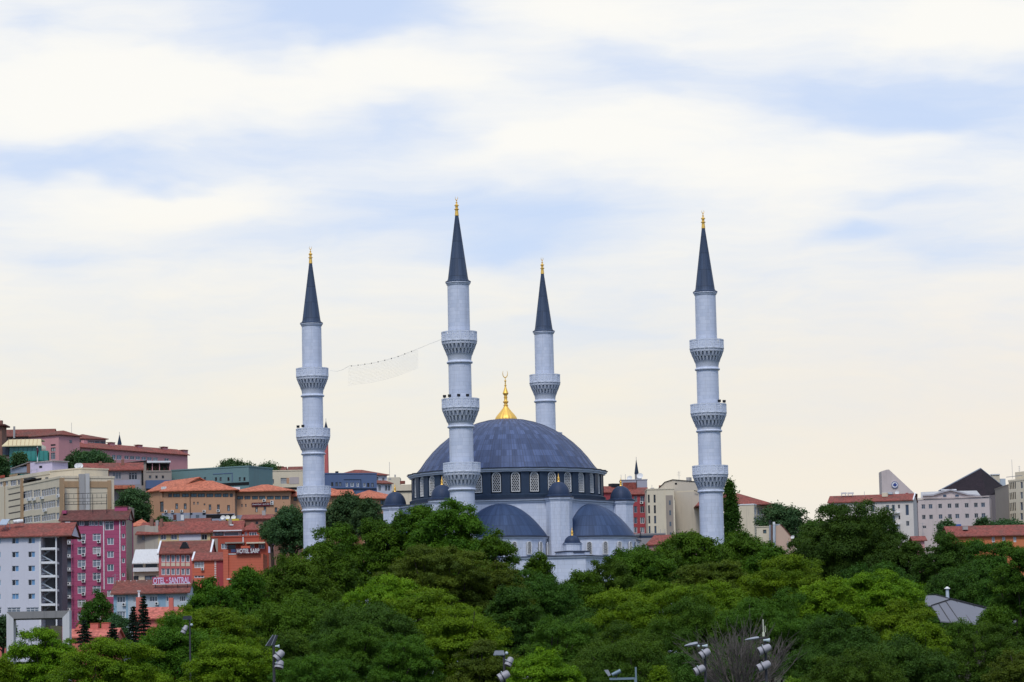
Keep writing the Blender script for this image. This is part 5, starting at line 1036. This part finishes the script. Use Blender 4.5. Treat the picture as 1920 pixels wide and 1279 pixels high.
TREES_PARK = [
 # ridge in front of the mosque
 ('glossy dark plane tree covering the foot of the left minaret', 632, 972, 120, 160, 400, 'plane'), ('plane tree between the left minaret and the left corner dome', 722, 960, 135, 150, 398, 'plane'), ('tall leafy plane tree at the foot of the front minaret', 842, 930, 160, 170, 392, 'plane'),
 ('plane tree sloping down below the left half dome', 920, 985, 110, 150, 388, 'plane'), ('small bright plane tree under the lower windows of the mosque', 1008, 1032, 56, 80, 396, 'plane'), ('broad tree stepping down toward the orange red hotel', 552, 1030, 180, 150, 372, 'plane'),
 ('leafy tree right of the stepped tree, in front of the left minaret base', 610, 1010, 140, 150, 380, 'plane'), ('light green tree in front of the long red roof below the hotels', 400, 1082, 104, 110, 345, 'plane'), ('light tree tip below the orange red hotel wall', 462, 1062, 80, 100, 352, 'plane'),
 ('wide olive yellow locust tree in the middle below the plane trees', 822, 1016, 220, 120, 345, 'olive'), ('olive locust tree below the half dome', 930, 1050, 140, 110, 350, 'olive'), ('pale flowering locust tree left of centre', 725, 1076, 170, 110, 315, 'lime'),
 ('dark shaded tree under the lower mosque wall', 1005, 1068, 170, 130, 352, 'dark'), ('leafy tree to the right of the mosque turret', 1140, 1040, 100, 110, 390, 'fine'), ('bushy tree below the right half dome', 1200, 1010, 130, 120, 402, 'plane'),
 ('plane tree left of the right minaret foot', 1300, 988, 130, 120, 415, 'plane'), ('plane tree covering the foot of the right minaret', 1392, 992, 130, 120, 425, 'plane'), ('rusty olive tree in front of the right minaret', 1332, 1040, 150, 90, 365, 'olive'),
 ('leafy tree below the peach gable with flue pipes', 1440, 1022, 110, 100, 400, 'plane'), ('huge dark tree dominating the right side before the white house', 1592, 926, 235, 260, 425, 'dark'), ('left shoulder of dark trees beside the huge right tree', 1520, 965, 90, 170, 432, 'dark'),
 ('dark tree between the huge tree and the wide grey block', 1690, 990, 110, 190, 420, 'dark'), ('tall dark tree in front of the orange villa', 1770, 988, 140, 200, 410, 'dark'), ('dark tree right of the one before the orange villa', 1845, 1006, 140, 200, 400, 'dark'),
 ('tall airy tree at the right edge with thin pale branches', 1905, 985, 110, 230, 300, 'fine'), ('dark tree filling the gap below the huge right tree', 1640, 1050, 180, 160, 395, 'dark'), ('dark tree behind the grey metal roof', 1800, 1060, 170, 140, 370, 'dark'),
 ('leafy tree hiding the base of the front minaret', 880, 1045, 120, 110, 375, 'plane'), ('leafy tree hiding the lower mosque wall', 1088, 1072, 120, 110, 378, 'plane'),
 ('leafy tree in front of the low red roof by the cream block', 1245, 1016, 95, 110, 408, 'plane'), ('shaded tree deep in the grove left of the long lime crown', 1095, 1140, 150, 130, 300, 'dark'), ('small dark tree beside the fine tree at the right edge', 1888, 1030, 110, 180, 350, 'dark'),
 ('dense understorey tree below the front minaret', 880, 1096, 190, 130, 415, 'dark'), ('dense understorey tree below the mosque apse', 1000, 1104, 170, 130, 420, 'dark'), ('dense understorey tree below the mosque turret', 1120, 1098, 170, 130, 418, 'dark'), ('dense understorey tree below the peach gable', 1440, 1090, 220, 130, 410, 'dark'), ('leafy tree before the roof of the orange villa', 1812, 1004, 100, 120, 430, 'plane'),
 ('plane tree hiding the left flank of the mosque', 782, 938, 110, 140, 397, 'plane'), ('dense understorey tree below the right minaret', 1340, 1092, 150, 120, 428, 'dark'),
 ('broad dark tree filling the left half of the huge tree', 1562, 940, 140, 180, 428, 'dark'), ('broad dark tree filling the right half of the huge tree', 1636, 944, 120, 180, 430, 'dark'),
 # middle ground
 ('long lime green locust crown right of centre', 1225, 1078, 260, 150, 270, 'lime'), ('lime locust tree joining the long crown on its right', 1345, 1090, 180, 140, 285, 'lime'), ('lime green locust tree below the peach gable', 1470, 1040, 190, 110, 335, 'lime'),
 ('bright lime locust tree beside the dark trees at right', 1640, 1062, 190, 130, 325, 'lime'), ('lime tree left of the grey metal roof', 1690, 1110, 150, 150, 262, 'lime'), ('lime green tree between the bright locust trees at right', 1555, 1080, 150, 120, 318, 'lime'),
 ('dark feathery tree in front of the long lime crown', 1300, 1125, 250, 170, 235, 'fine'), ('dark feathery tree above the bare tree', 1450, 1105, 230, 190, 232, 'fine'), ('shadowy tree right of the bare tree', 1575, 1150, 210, 190, 215, 'dark'),
 ('dense locust in front of the grey metal roof', 1720, 1152, 150, 150, 240, 'lime'), ('fine leaved tree in the lower right corner', 1850, 1160, 190, 170, 215, 'fine'), ('low dark tree at the bottom right', 1690, 1195, 190, 130, 195, 'dark'), ('small leafy tree covering the right end of the metal roof', 1862, 1136, 60, 60, 290, 'plane'), ('small leafy tree below the seams of the grey metal roof', 1790, 1158, 100, 80, 285, 'fine'),
 ('deep green layered tree below the light tree on the left', 385, 1128, 220, 120, 275, 'lime', ), ('large dark layered locust left of centre', 555, 1112, 240, 140, 290, 'plane'), ('shaded tree below the pale flowering locust', 690, 1130, 220, 130, 278, 'dark'),
 ('tiered locust tree at the centre of the grove', 800, 1098, 190, 130, 285, 'lime'), ('bright lime locust tree left of the bottom centre lamp', 868, 1118, 200, 190, 242, 'lime'), ('dark gap tree behind the bottom centre lamp', 960, 1092, 130, 150, 310, 'dark'),
 ('feathery dark tree right of the bottom centre lamp', 1055, 1150, 160, 130, 245, 'fine'), ('feathery tree below the long lime crown', 1165, 1165, 200, 150, 225, 'fine'),
 # front row
 ('lime tree in front of the concrete portal', 75, 1165, 150, 140, 250, 'lime'), ('wide layered lime tree right of the concrete portal', 205, 1192, 220, 130, 205, 'lime'), ('yellow green sprig at the bottom left corner', 8, 1232, 50, 60, 170, 'lime'), ('layered dark locust behind the darkest lamp post', 330, 1160, 180, 130, 255, 'plane'),
 ('leafy tree between the two left lamp posts', 430, 1188, 190, 130, 210, 'lime'), ('dark tree behind the panel lamp post', 545, 1180, 160, 140, 215, 'fine'), ('fine dark tree right of the panel lamp post', 665, 1165, 190, 150, 212, 'fine'), ('tall fine leaved tree left of the bright lime locust', 760, 1185, 140, 140, 205, 'fine'),
 ('bright lime bush at the bottom centre', 1020, 1212, 140, 110, 185, 'lime'), ('shaded bush filling the bottom between centre lamps', 905, 1200, 150, 120, 205, 'olive'), ('dark bush at the bottom behind the steel mast', 1170, 1200, 200, 130, 200, 'fine'), ('tiny lime sapling right of the steel mast', 1236, 1246, 48, 60, 142, 'lime'), ('tiny lime sapling below the right lamp post', 1488, 1268, 50, 50, 140, 'lime'),
 ('dark bush at the bottom below the shadowy tree', 1600, 1215, 210, 120, 180, 'fine'), ('dark bush right of the small left lamp at the bottom', 590, 1225, 180, 100, 180, 'fine'), ('lime bush in the bottom right corner', 1905, 1215, 120, 110, 175, 'olive'), ('dark bush at the bottom between lamp and bare tree', 1300, 1225, 260, 100, 210, 'dark')]
# ================================================================= TREES
def leafmat(name, lo, hi, tr=.32, rough=.6):
    m, T = newmat(name)
    a = T.n('ShaderNodeAttribute', attribute_name='tint', attribute_type='GEOMETRY').outputs['Fac']
    oi = T.n('ShaderNodeObjectInfo').outputs['Random']
    c = T.mix(a, lo, hi); hs = T.n('ShaderNodeHueSaturation', inp={'Color': c, 'Hue': T.m('ADD', .49, T.m('MULTIPLY', oi, .022)), 'Saturation': 1.0, 'Value': T.m('ADD', .85, T.m('MULTIPLY', oi, .3))}).outputs[0]
    p = T.n('ShaderNodeBsdfPrincipled', inp={'Base Color': hs, 'Roughness': rough, 'Specular IOR Level': .14})
    t = T.n('ShaderNodeBsdfTranslucent', inp={'Color': T.mix(.5, hs, T.mix(1.0, hs, (1.5, 1.25, .5), 'MULTIPLY'))})
    x = T.n('ShaderNodeMixShader', inp={0: tr, 1: p.outputs[0], 2: t.outputs[0]}); T.n('ShaderNodeOutputMaterial', inp={0: x.outputs[0]})
    return m
LM = {'plane': leafmat('foliage_plane', (.024, .074, .006), (.108, .21, .012)), 'dark': leafmat('foliage_dark', (.020, .060, .008), (.075, .155, .016)),
      'lime': leafmat('foliage_lime', (.045, .115, .004), (.19, .31, .010)), 'olive': leafmat('foliage_olive', (.040, .072, .008), (.125, .18, .014)),
      'far': leafmat('foliage_far', (.028, .078, .028), (.085, .16, .055)), 'fine': leafmat('foliage_fine', (.026, .076, .007), (.096, .190, .014)), 'conifer': leafmat('foliage_conifer', (.008, .018, .011), (.022, .040, .022), .1)}
M_BARK = plain('bark', (.055, .043, .033), .9, 0, .3, 2); M_TWIG = plain('bare_twigs', (.105, .092, .08), .9, 0, .3, 2)
SHAPE = {  # lobe count, lobe radius, lobe flatness, clumps per lobe, clump radius, clump flatness, leaf px, density, up bias
    'plane': (38, .29, .80, 14, .40, .75, 4.0, 3.0, .35), 'dark': (44, .29, .75, 14, .38, .70, 3.6, 3.0, .3), 'lime': (40, .29, .42, 14, .40, .45, 3.5, 3.2, .6),
    'olive': (38, .28, .36, 14, .38, .40, 3.5, 3.0, .55), 'far': (30, .31, .80, 12, .42, .75, 4.0, 2.6, .3), 'fine': (42, .25, .70, 16, .36, .75, 3.1, 3.0, .35)}
def leaves_mesh(name, P, N, L, tint, mat, g, asp=.55):
    n = len(P); N = N / np.linalg.norm(N, axis=1, keepdims=True); r = g.normal(size=(n, 3)); a = np.cross(N, r); a /= np.linalg.norm(a, axis=1, keepdims=True) + 1e-9; b = np.cross(N, a)
    L = L[:, None]; bend = N * L * .12
    V = np.stack([P - a*L*.5 - bend, P + b*L*asp*.5, P + a*L*.5 - bend, P - b*L*asp*.5], 1).reshape(-1, 3)
    me = bpy.data.meshes.new(name); me.vertices.add(4*n); me.loops.add(4*n); me.polygons.add(n)
    me.vertices.foreach_set('co', V.ravel().astype(np.float32)); me.loops.foreach_set('vertex_index', np.arange(4*n, dtype=np.int32))
    me.polygons.foreach_set('loop_start', np.arange(0, 4*n, 4, dtype=np.int32)); me.polygons.foreach_set('loop_total', np.full(n, 4, np.int32))
    me.update(); at_ = me.attributes.new('tint', 'FLOAT', 'FACE'); at_.data.foreach_set('value', np.clip(tint, 0, 1).astype(np.float32)); me.materials.append(mat); return me
def unit(g, n):
    d = g.normal(size=(n, 3)); return d / np.linalg.norm(d, axis=1, keepdims=True)
def crown_points(g, sp, R, Hc, D, wpx, hpx):
    nl, lr, lf, nc, cr, cf, lp_, dens, ub = SHAPE[sp]; hz_ = Hc / 2
    # lobes over the crown's envelope, more of them on its upper half, their reach uneven
    i = np.arange(nl); th = i * 2.39996 + g.uniform(0, 6.28); zz_ = 1 - 1.75 * (i + .5) / nl; zz_ = np.clip(zz_ + g.normal(0, .08, nl), -.8, 1); rr = np.sqrt(1 - zz_**2)
    e = np.stack([np.cos(th)*rr, np.sin(th)*rr, zz_], 1); lrad = lr * g.uniform(.72, 1.22, nl); reach = (1 - lrad * .9) * g.uniform(.82 if sp in ('dark', 'far') else .72, 1.13, nl)
    LC = e * reach[:, None]; ninn = nl // 4; LC = np.concatenate([LC, unit(g, ninn) * g.uniform(.1, .45, (ninn, 1))]); lrad = np.concatenate([lrad, lr * g.uniform(.9, 1.2, ninn)])
    S = np.array([R, R*.92, hz_]); m = min(R, hz_ * 1.2); nsp = 26; e2 = unit(g, nsp); e2[:, 2] = np.abs(e2[:, 2])*1.0 - .15; LC = np.concatenate([LC, e2 * g.uniform(.84, 1.1, (nsp, 1))]); lrad = np.concatenate([lrad, g.uniform(.07, .15, nsp)]); ltint = g.uniform(.0, .42, len(LC))
    # clumps on each lobe
    CC, CR, CT, CD = [], [], [], []
    for c, r, t in zip(LC, lrad, ltint):
        d = unit(g, nc); d[:, 2] = np.abs(d[:, 2])*.95 - .12; d /= np.linalg.norm(d, axis=1, keepdims=True)
        q = d * (r * m * g.uniform(.62, 1.02, (nc, 1))); q[:, 2] *= lf; CC.append(c*S + q); CR.append(r*m*cr*g.uniform(.7, 1.45, nc)); CT.append(t + g.uniform(0, .28, nc)); CD.append(d)
    CC, CR, CT, CD = map(np.concatenate, (CC, CR, CT, CD))
    n = int(min(dens * .785 * wpx * hpx, 120000)); n = max(n, 1500); w = CR**2; idx = g.choice(len(CC), n // 4, p=w/w.sum())
    d = unit(g, len(idx)); d[:, 2] += ub; d = d + CD[idx]*.45; d /= np.linalg.norm(d, axis=1, keepdims=True)
    off = d * (CR[idx] * g.uniform(.6, 1.1, len(idx)))[:, None]; off[:, 2] *= cf; sp_ = CC[idx] + off
    Lm = lp_ * D / F; P = np.repeat(sp_, 4, 0) + g.normal(0, Lm*.7, (4*len(idx), 3)); N = np.repeat(d, 4, 0)*.95 + unit(g, 4*len(idx))*.55 + np.array([0, 0, .3])
    tint = np.repeat(CT[idx], 4) + np.repeat(g.uniform(0, .25, len(idx)), 4) + g.uniform(-.08, .16, 4*len(idx)); L = Lm * g.uniform(.65, 1.35, 4*len(idx))
    return P, N, L, tint, LC*S
def limb(mb, a, b, r0, r1, g, n=5, wob=.08):
    a, b = np.array(a, float), np.array(b, float); l = np.linalg.norm(b-a); pts = [a + (b-a)*t + (g.normal(0, wob*l, 3)*math.sin(math.pi*t) if 0 < t < 1 else 0) for t in np.linspace(0, 1, n)]
    mb.tube([tuple(p) for p in pts], list(np.linspace(r0, r1, n)), 6); return pts
TREE_SEED = [100]
def tree(name, label, xc, yt, wpx, hpx, D, sp, group='park trees', cat='tree', mat=None):
    TREE_SEED[0] += 1; g = np.random.default_rng(TREE_SEED[0]); top = at(xc, yt, D); zg = float(terrain(top.x, D)) - .3; H = top.z - zg
    R = wpx/2*D/F; Hc = min(hpx*D/F, H*.88); zc = H - Hc/2
    t = thing(name, label, cat, (top.x, D, zg), g.uniform(-.3, .3), group)
    P, N, L, tint, LC = crown_points(g, sp, R, Hc, D, wpx, Hc*F/D)
    P[:, 2] += zc - max(0, np.percentile(P[:, 2], 99.3) - Hc/2)
    k = P[:, 2] > .4; put('crown', leaves_mesh('crown', P[k], N[k], L[k], tint[k], LM[mat or sp], g), t)
    mb = MB(); zb = max(H - Hc*.8, H*.22); r0 = max(.14, H*.017)
    limb(mb, (0, 0, 0), (0, 0, zb), r0, r0*.75, g, 5, .02)
    for c in LC[g.permutation(len(LC))[:11]]:
        e = (c[0]*.92, c[1]*.92, c[2] + zc); mid = limb(mb, (0, 0, zb - .1*H*g.uniform(0, 1)), e, r0*.5, r0*.1, g, 6, .07)
    mb.build('trunk', M_BARK, t, 60); return t
def conifer(label, xc, yt, wpx, ybase, D, group='small conifers by the salmon houses'):
    TREE_SEED[0] += 1; g = np.random.default_rng(TREE_SEED[0]); top = at(xc, yt, D); zg = float(terrain(top.x, D)) - .3; H = top.z - zg; hv = (ybase - yt)*D/F; R = wpx/2*D/F
    t = thing('conifer', label, 'conifer', (top.x, D, zg), 0, group); Ps, Ns = [], []; mb = MB().tube([(0, 0, 0), (0, 0, H)], [.22, .03], 6); z = H - .1
    while z > max(.6, H - hv*1.5):
        f = (H - z)/hv; r = R * min(1.15, f**.85 + .06) * g.uniform(.7, 1.15); nb = 7
        for k in range(nb):
            a = 6.283*k/nb + g.uniform(0, 1); rb = r*g.uniform(.55, 1.15); e = (rb*math.cos(a), rb*math.sin(a), z - rb*.22); mb.tube([(0, 0, z), e], [.04, .012], 3)
            m = int(20 + 34*rb); s = g.uniform(.1, 1, m)**.7; q = np.outer(s, np.array(e) - (0, 0, z)) + (0, 0, z); wd = .11 + .16*(1-s)*rb
            q = q + g.normal(0, 1, (m, 3))*np.stack([wd, wd, wd*.35], 1); Ps.append(q); Ns.append(g.normal(0, .6, (m, 3)) + (0, 0, .6))
        z -= max(.34, r*.46)
    P, N = np.concatenate(Ps), np.concatenate(Ns); L = np.full(len(P), 4.5*D/F)*g.uniform(.6, 1.4, len(P)); put('crown', leaves_mesh('crown', P, N, L, g.uniform(0, 1, len(P)), LM['conifer'], g, .4), t); mb.build('trunk', M_BARK, t)
def poplar(label, xc, yt, wpx, hpx, D):
    TREE_SEED[0] += 1; g = np.random.default_rng(TREE_SEED[0]); top = at(xc, yt, D); zg = float(terrain(top.x, D)) - .3; H = top.z - zg; hv = hpx*D/F; R = wpx/2*D/F; t = thing('poplar_tree', label, 'poplar', (top.x, D, zg)); n = 9000
    k = 260; f = g.uniform(0, 1, k); zc = H - f*hv*1.25; rad = R*np.minimum(1, (f*1.25)**.55*1.05)*g.uniform(.35, .95, k); a = g.uniform(0, 6.28, k); C = np.stack([rad*np.cos(a), rad*np.sin(a), zc], 1); i = g.integers(0, k, n)
    P = C[i] + g.normal(0, 1, (n, 3))*np.array([.55, .55, .8]); put('crown', leaves_mesh('crown', P, unit(g, n) + (0, 0, .3), np.full(n, 4.6*D/F)*g.uniform(.6, 1.3, n), g.uniform(0, .45, k)[i] + g.uniform(0, .3, n), LM['dark'], g), t)
    MB().tube([(0, 0, 0), (0, 0, H - 1)], [.35, .05], 6).build('trunk', M_BARK, t)
for T_ in TREES_FAR: tree('broadleaf_tree', T_[0], T_[1], T_[2], T_[3], T_[4]*1.25, T_[5], T_[6], group='trees on the hillside')
for T_ in TREES_PARK: tree('broadleaf_tree', T_[0], T_[1], T_[2], T_[3], T_[4]*1.35, T_[5], T_[6])
poplar('dark columnar poplar beside the right marble minaret', 1368, 908, 40, 105, 800)
for c_ in (('smallest dark conifer, left of the two box chimneys', 158, 1164, 30, 1196, 430), ('dark conifer right of the box chimneys of the salmon pavilion', 211, 1170, 30, 1203, 425), ('slender dark conifer just left of the tall salmon chimney', 250, 1138, 26, 1192, 430), ('tallest dark conifer, in front of the tall salmon chimney', 269, 1118, 36, 1195, 420)): conifer(*c_)
# bare twiggy tree between the two right lamp posts
def bare_tree(xc, yt, wpx, ybase, D):
    g = np.random.default_rng(5); top = at(xc, yt, D); zg = float(terrain(top.x, D)) - .2; H = top.z - zg; R = wpx/2*D/F; t = thing('bare_tree', 'leafless grey twiggy tree between the two lamp posts at lower right', 'tree', (top.x, D, zg)); mb = MB(); zb = H - 3.6
    mb.tube([(0, 0, 0), (.05, 0, zb*.6), (0, .05, zb)], [.26, .22, .18], 7); tw = MB()
    for k in range(46):
        a = g.uniform(0, 6.283); f = math.sqrt(g.uniform(.02, 1)); e = np.array([R*f*math.cos(a), R*f*.8*math.sin(a), H - (f**2)*1.9*g.uniform(.3, 1.2) - g.uniform(0, .5)]); st = np.array([0, 0, zb - g.uniform(0, .9)])
        c = st + (e - st)*.45 + np.array([e[0]*.18, e[1]*.18, -.25*f]); pts = [(1-s)**2*st + 2*s*(1-s)*c + s*s*e + (g.normal(0, .05, 3) if 0 < s < 1 else 0) for s in np.linspace(0, 1, 7)]
        tw.tube([tuple(p) for p in pts], list(np.linspace(.055, .012, 7)), 5)
        for q in range(10):
            s0 = pts[g.integers(2, 6)]; d = (e - st)/np.linalg.norm(e - st) + g.normal(0, .45, 3) + (0, 0, .25); l = g.uniform(.4, 1.2); m1 = s0 + d*l*.5 + g.normal(0, .06, 3); m2 = s0 + d*l + g.normal(0, .12, 3) + (0, 0, .1)
            tw.tube([tuple(s0), tuple(m1), tuple(m2)], [.022, .014, .007], 4)
            for w in range(2): tw.tube([tuple(m1), tuple(m1 + (d + g.normal(0, .6, 3))*l*.35)], [.011, .006], 3)
    mb.build('trunk', M_TWIG, t, 60); tw.build('branches', M_TWIG, t, 60)
bare_tree(1382, 1178, 225, 1279, 172)

# ================================================================= LAMP POSTS
M_LAMP = plain('lamp_grey', (.30, .32, .35), .45, .2); M_LAMPD = plain('lamp_dark', (.05, .055, .065), .4, .2); M_POLE = plain('pole_dark', (.045, .045, .05), .6); M_HORN = plain('horn_pale', (.44, .52, .53), .5)
DL_ = 150.0; PXM = DL_/F
def lamp_post(label, px, py, items, ptop=None, DL_=150.0):
    """px,py: where the pole passes; items measured in picture pixels from the pole"""
    p = at(px, py, DL_); zg = float(terrain(p.x, DL_)) - .1; t = thing('lamp_post', label, 'lamp post', (p.x, DL_, zg), 0, 'lamp posts in the park'); z = p.z - zg; K = DL_/F
    MB().lathe([(.16, 0), (.16, .5), (.09, .6), (.062, z + (py - ptop)*K)], 12, cap=True).build('pole', M_POLE, t, 40)
    for it in items:
        k = it[0]; x0, y0, x1, y1 = [v*K for v in it[1:5]]; y0, y1 = z - y0, z - y1
        if k == 'head':     # flat cobra-head luminaire, thick towards the pole
            L_ = x1 - x0; h = y0 - y1; mb = MB(); sec = [(0, .15, .1), (.2, .55, .6), (.5, .8, .9), (.8, .9, .95), (1, .7, .6)]; v = []; n = 8
            for u, hh, ww in sec:
                for j in range(n): a = 2*math.pi*j/n; v.append((x0 + L_*u, .16*ww*math.cos(a), y0 - h*(1-u*.6)*.55 + h*.35*hh*math.sin(a)))
            f = [(i*n+j, i*n+(j+1) % n, (i+1)*n+(j+1) % n, (i+1)*n+j) for i in range(len(sec)-1) for j in range(n)] + [tuple(range(n)), tuple(range(4*n, 5*n))]
            mb.add(v, f); lu = mb.build('luminaire', M_LAMP, t, 50); MB().tube([(x0 + L_*.95, 0, y0 - h*.3), (0, 0, y0 - h*.35)], .035, 6).build('arm', M_POLE, lu)
        elif k == 'panel':
            mb = MB(); dx = it[5]*K; mb.prism([(x0, y1), (x0 + (x1-x0)*.45, y1 - .02), (x1, y0), (x1 - (x1-x0)*.3, y0 + .02)], dx, dx + .32); lu = mb.build('luminaire', M_LAMPD, t)
            MB().tube([(x0, dx, y1), (x1 - (x1-x0)*.3, dx, y0 + .03)], .018, 4).build('rim', M_LAMP, lu); MB().tube([((x0+x1)/2, dx + .1, (y0+y1)/2), (0, 0, y1 - .1)], .03, 5).build('arm', M_POLE, lu)
        elif k == 'flat': lu = MB().prism([(x0, y1), (x1, y1), (x1 - .05, y0), (x0 + .08, y0)], -.18, .18).build('luminaire', M_LAMPD if it[5] else M_LAMP, t); MB().prism([(x0 + .02, y1 - .03), (x1 - .03, y1 - .03), (x1 - .03, y1 - .005), (x0 + .02, y1 - .005)], -.15, .15).build('lens', M_HORN, lu); MB().tube([((x0+x1)/2, 0, y1), (0, 0, y1 - .12)], .03, 5).build('arm', M_POLE, lu)
        elif k == 'ball': MB().lathe([(.005, -.5), (.3, -.4), (.5, 0), (.3, .4), (.005, .5)] if False else [(max(.003, math.sin(math.pi*i/8))*(x1-x0)/2, -math.cos(math.pi*i/8)*(x1-x0)/2) for i in range(9)], 14).build('camera_dome', M_HORN, t, 60, ((x0+x1)/2, -.1, (y0+y1)/2))
        elif k == 'horn':
            r = (y0-y1)/2; o = MB().lathe([(r*.45, 0), (r*.5, (x1-x0)*.35), (r*.75, (x1-x0)*.75), (r*1.0, x1-x0), (r*.9, x1-x0 - .02), (r*.4, (x1-x0)*.4)], 16).build('loudspeaker', M_HORN, t, 40, (x0, -.1, (y0+y1)/2)); o.rotation_euler = (0, R_(90), 0)
        elif k == 'can':    # drum floodlight: body, rim and glass facing lower left (or the viewer)
            cx, cz = (x0+x1)/2, (y0+y1)/2; l, r, tilt, yaw = it[5]*K, it[6]*K, it[7], it[8]
            o = MB().lathe([(r*.55, -l*.5), (r*.8, -l*.44), (r*.92, -l*.3), (r*.95, l*.12), (r*1.0, l*.14), (r*1.04, l*.2), (r*1.04, l*.5), (r*.96, l*.5)], 20, cap=True).build('floodlight', plain('lamp_shell', (.33, .32, .335), .45), t, 35, (cx, -.22, cz))
            o.rotation_euler = (0, R_(tilt), R_(yaw)); MB().lathe([(r*.9, l*.505), (r*.6, l*.53), (.01, l*.55)], 20).build('glass', plain('lamp_glass', (.10, .085, .08), .2), o, 40)
            MB().lathe([(r*1.07, l*.12), (r*1.09, l*.2), (r*1.07, l*.22)], 20).build('band', M_LAMPD, o, 40); MB().tube([(r*.9, 0, 0), (r*1.15, .1, 0), (0, .2, -.05)], .02, 5).build('bracket', M_HORN, o)
        elif k == 'whip':
            MB().tube([((x0+x1)/2, 0, y1), ((x0+x1)/2, 0, y0)], .025, 5).tube([((x0+x1)/2 + .09, 0, y1), ((x0+x1)/2 + .09, 0, y1 + (y0-y1)*.5)], .018, 5).build('antenna', plain('antenna_cream', (.62, .64, .48), .5), t); MB().box(x0, -.06, y1 - .2, x1, .06, y1).build('junction_box', plain('antenna_cream', (.62, .64, .48)), t)
lamp_post('lamp post with two dark upright panel lamps, horn and drum lights at lower left centre', 513.5, 1240, [('panel', -15, -48, 5, -29, 0), ('panel', -4, -48, 8, -30, -3), ('horn', 3, -31, 11, -24.5), ('can', 2, -20, 20, -2, 20, 7.5, -135, 20), ('can', 4, -2, 18, 14, 15, 8, -160, 60)], 1211)
lamp_post('lamp post with flat pale head, white dome and two drum lights at bottom centre', 945.5, 1250, [('flat', -20, -30, 1.5, -22, 0), ('ball', 2, -28, 8, -22), ('can', 2, -18, 18, 0, 17, 6.5, -150, 30), ('can', -14, 8, 12, 26, 22, 8, -118, 10)], 1226)
lamp_post('lamp post with cobra head and drum lights at the left side of the bare tree', 1322, 1240, [('head', -38, -36, -13, -24), ('ball', -14, -31, -9, -26), ('horn', -5, -32, 5, -25), ('can', -11, -22, 10, -7, 21, 7.5, -120, 15), ('can', -22, 6, 0, 25, 21, 7.5, -115, 10)], 1214)
lamp_post('lamp post with whip antenna, cobra head and drum lights inside the bare tree', 1436, 1240, [('head', -38, -46, -12, -36), ('whip', -5, -78, -1, -54), ('horn', -4, -43, 8, -35), ('can', -15, -31, 10, -14, 25, 7.5, -112, 12), ('can', -18, 0, 9, 17, 26, 7.5, -114, 10)], 1195)
lamp_post('darkest lamp post with one box lamp and white dome, left among the trees', 356, 1178, [('flat', -13, -23, 4, -17, 1), ('can', -15, -6, -3, 10, 16, 4.5, -150, 25), ('ball', .8, -9, 6, -3.5)], 1158, 236.0)
# steel bracket with a spotlight near the bottom edge
p = at(1194, 1270, 140); zg = float(terrain(p.x, 140)); K = 140/F; t = thing('spotlight_mast', 'blue grey steel mast bracket carrying one spotlight at the bottom edge', 'spotlight mast', (p.x, 140, zg)); z = p.z - zg
m_b = plain('steel_blue', (.18, .25, .29), .5, .2); MB().box(-.12, -.1, 0, .0, .1, z - .1*K).box(-.075, -.07, z + .004, 0, .07, z + 19*K).build('pole', m_b, t); MB().box(-51*K, -.07, z - 4*K, -.13, .07, z + .0).build('crossbar', m_b, t)
o = MB().lathe([(3.2*K, -9*K), (3.6*K, 0), (4*K, 9*K)], 14, cap=True).build('spotlight', m_b, t, 40, (-38*K, -.1, z + 9*K)); o.rotation_euler = (0, R_(66), 0); MB().prism([(-61*K, z + 15*K), (-53*K, z + 15*K), (-48*K, z + 5*K), (-53*K, z + 3*K)], -.14, -.04).build('barn_door', M_LAMP, t); MB().tube([(-38*K, -.05, z + 6*K), (-38*K, -.05, z - 1*K)], .03, 5).build('bracket', M_POLE, t)
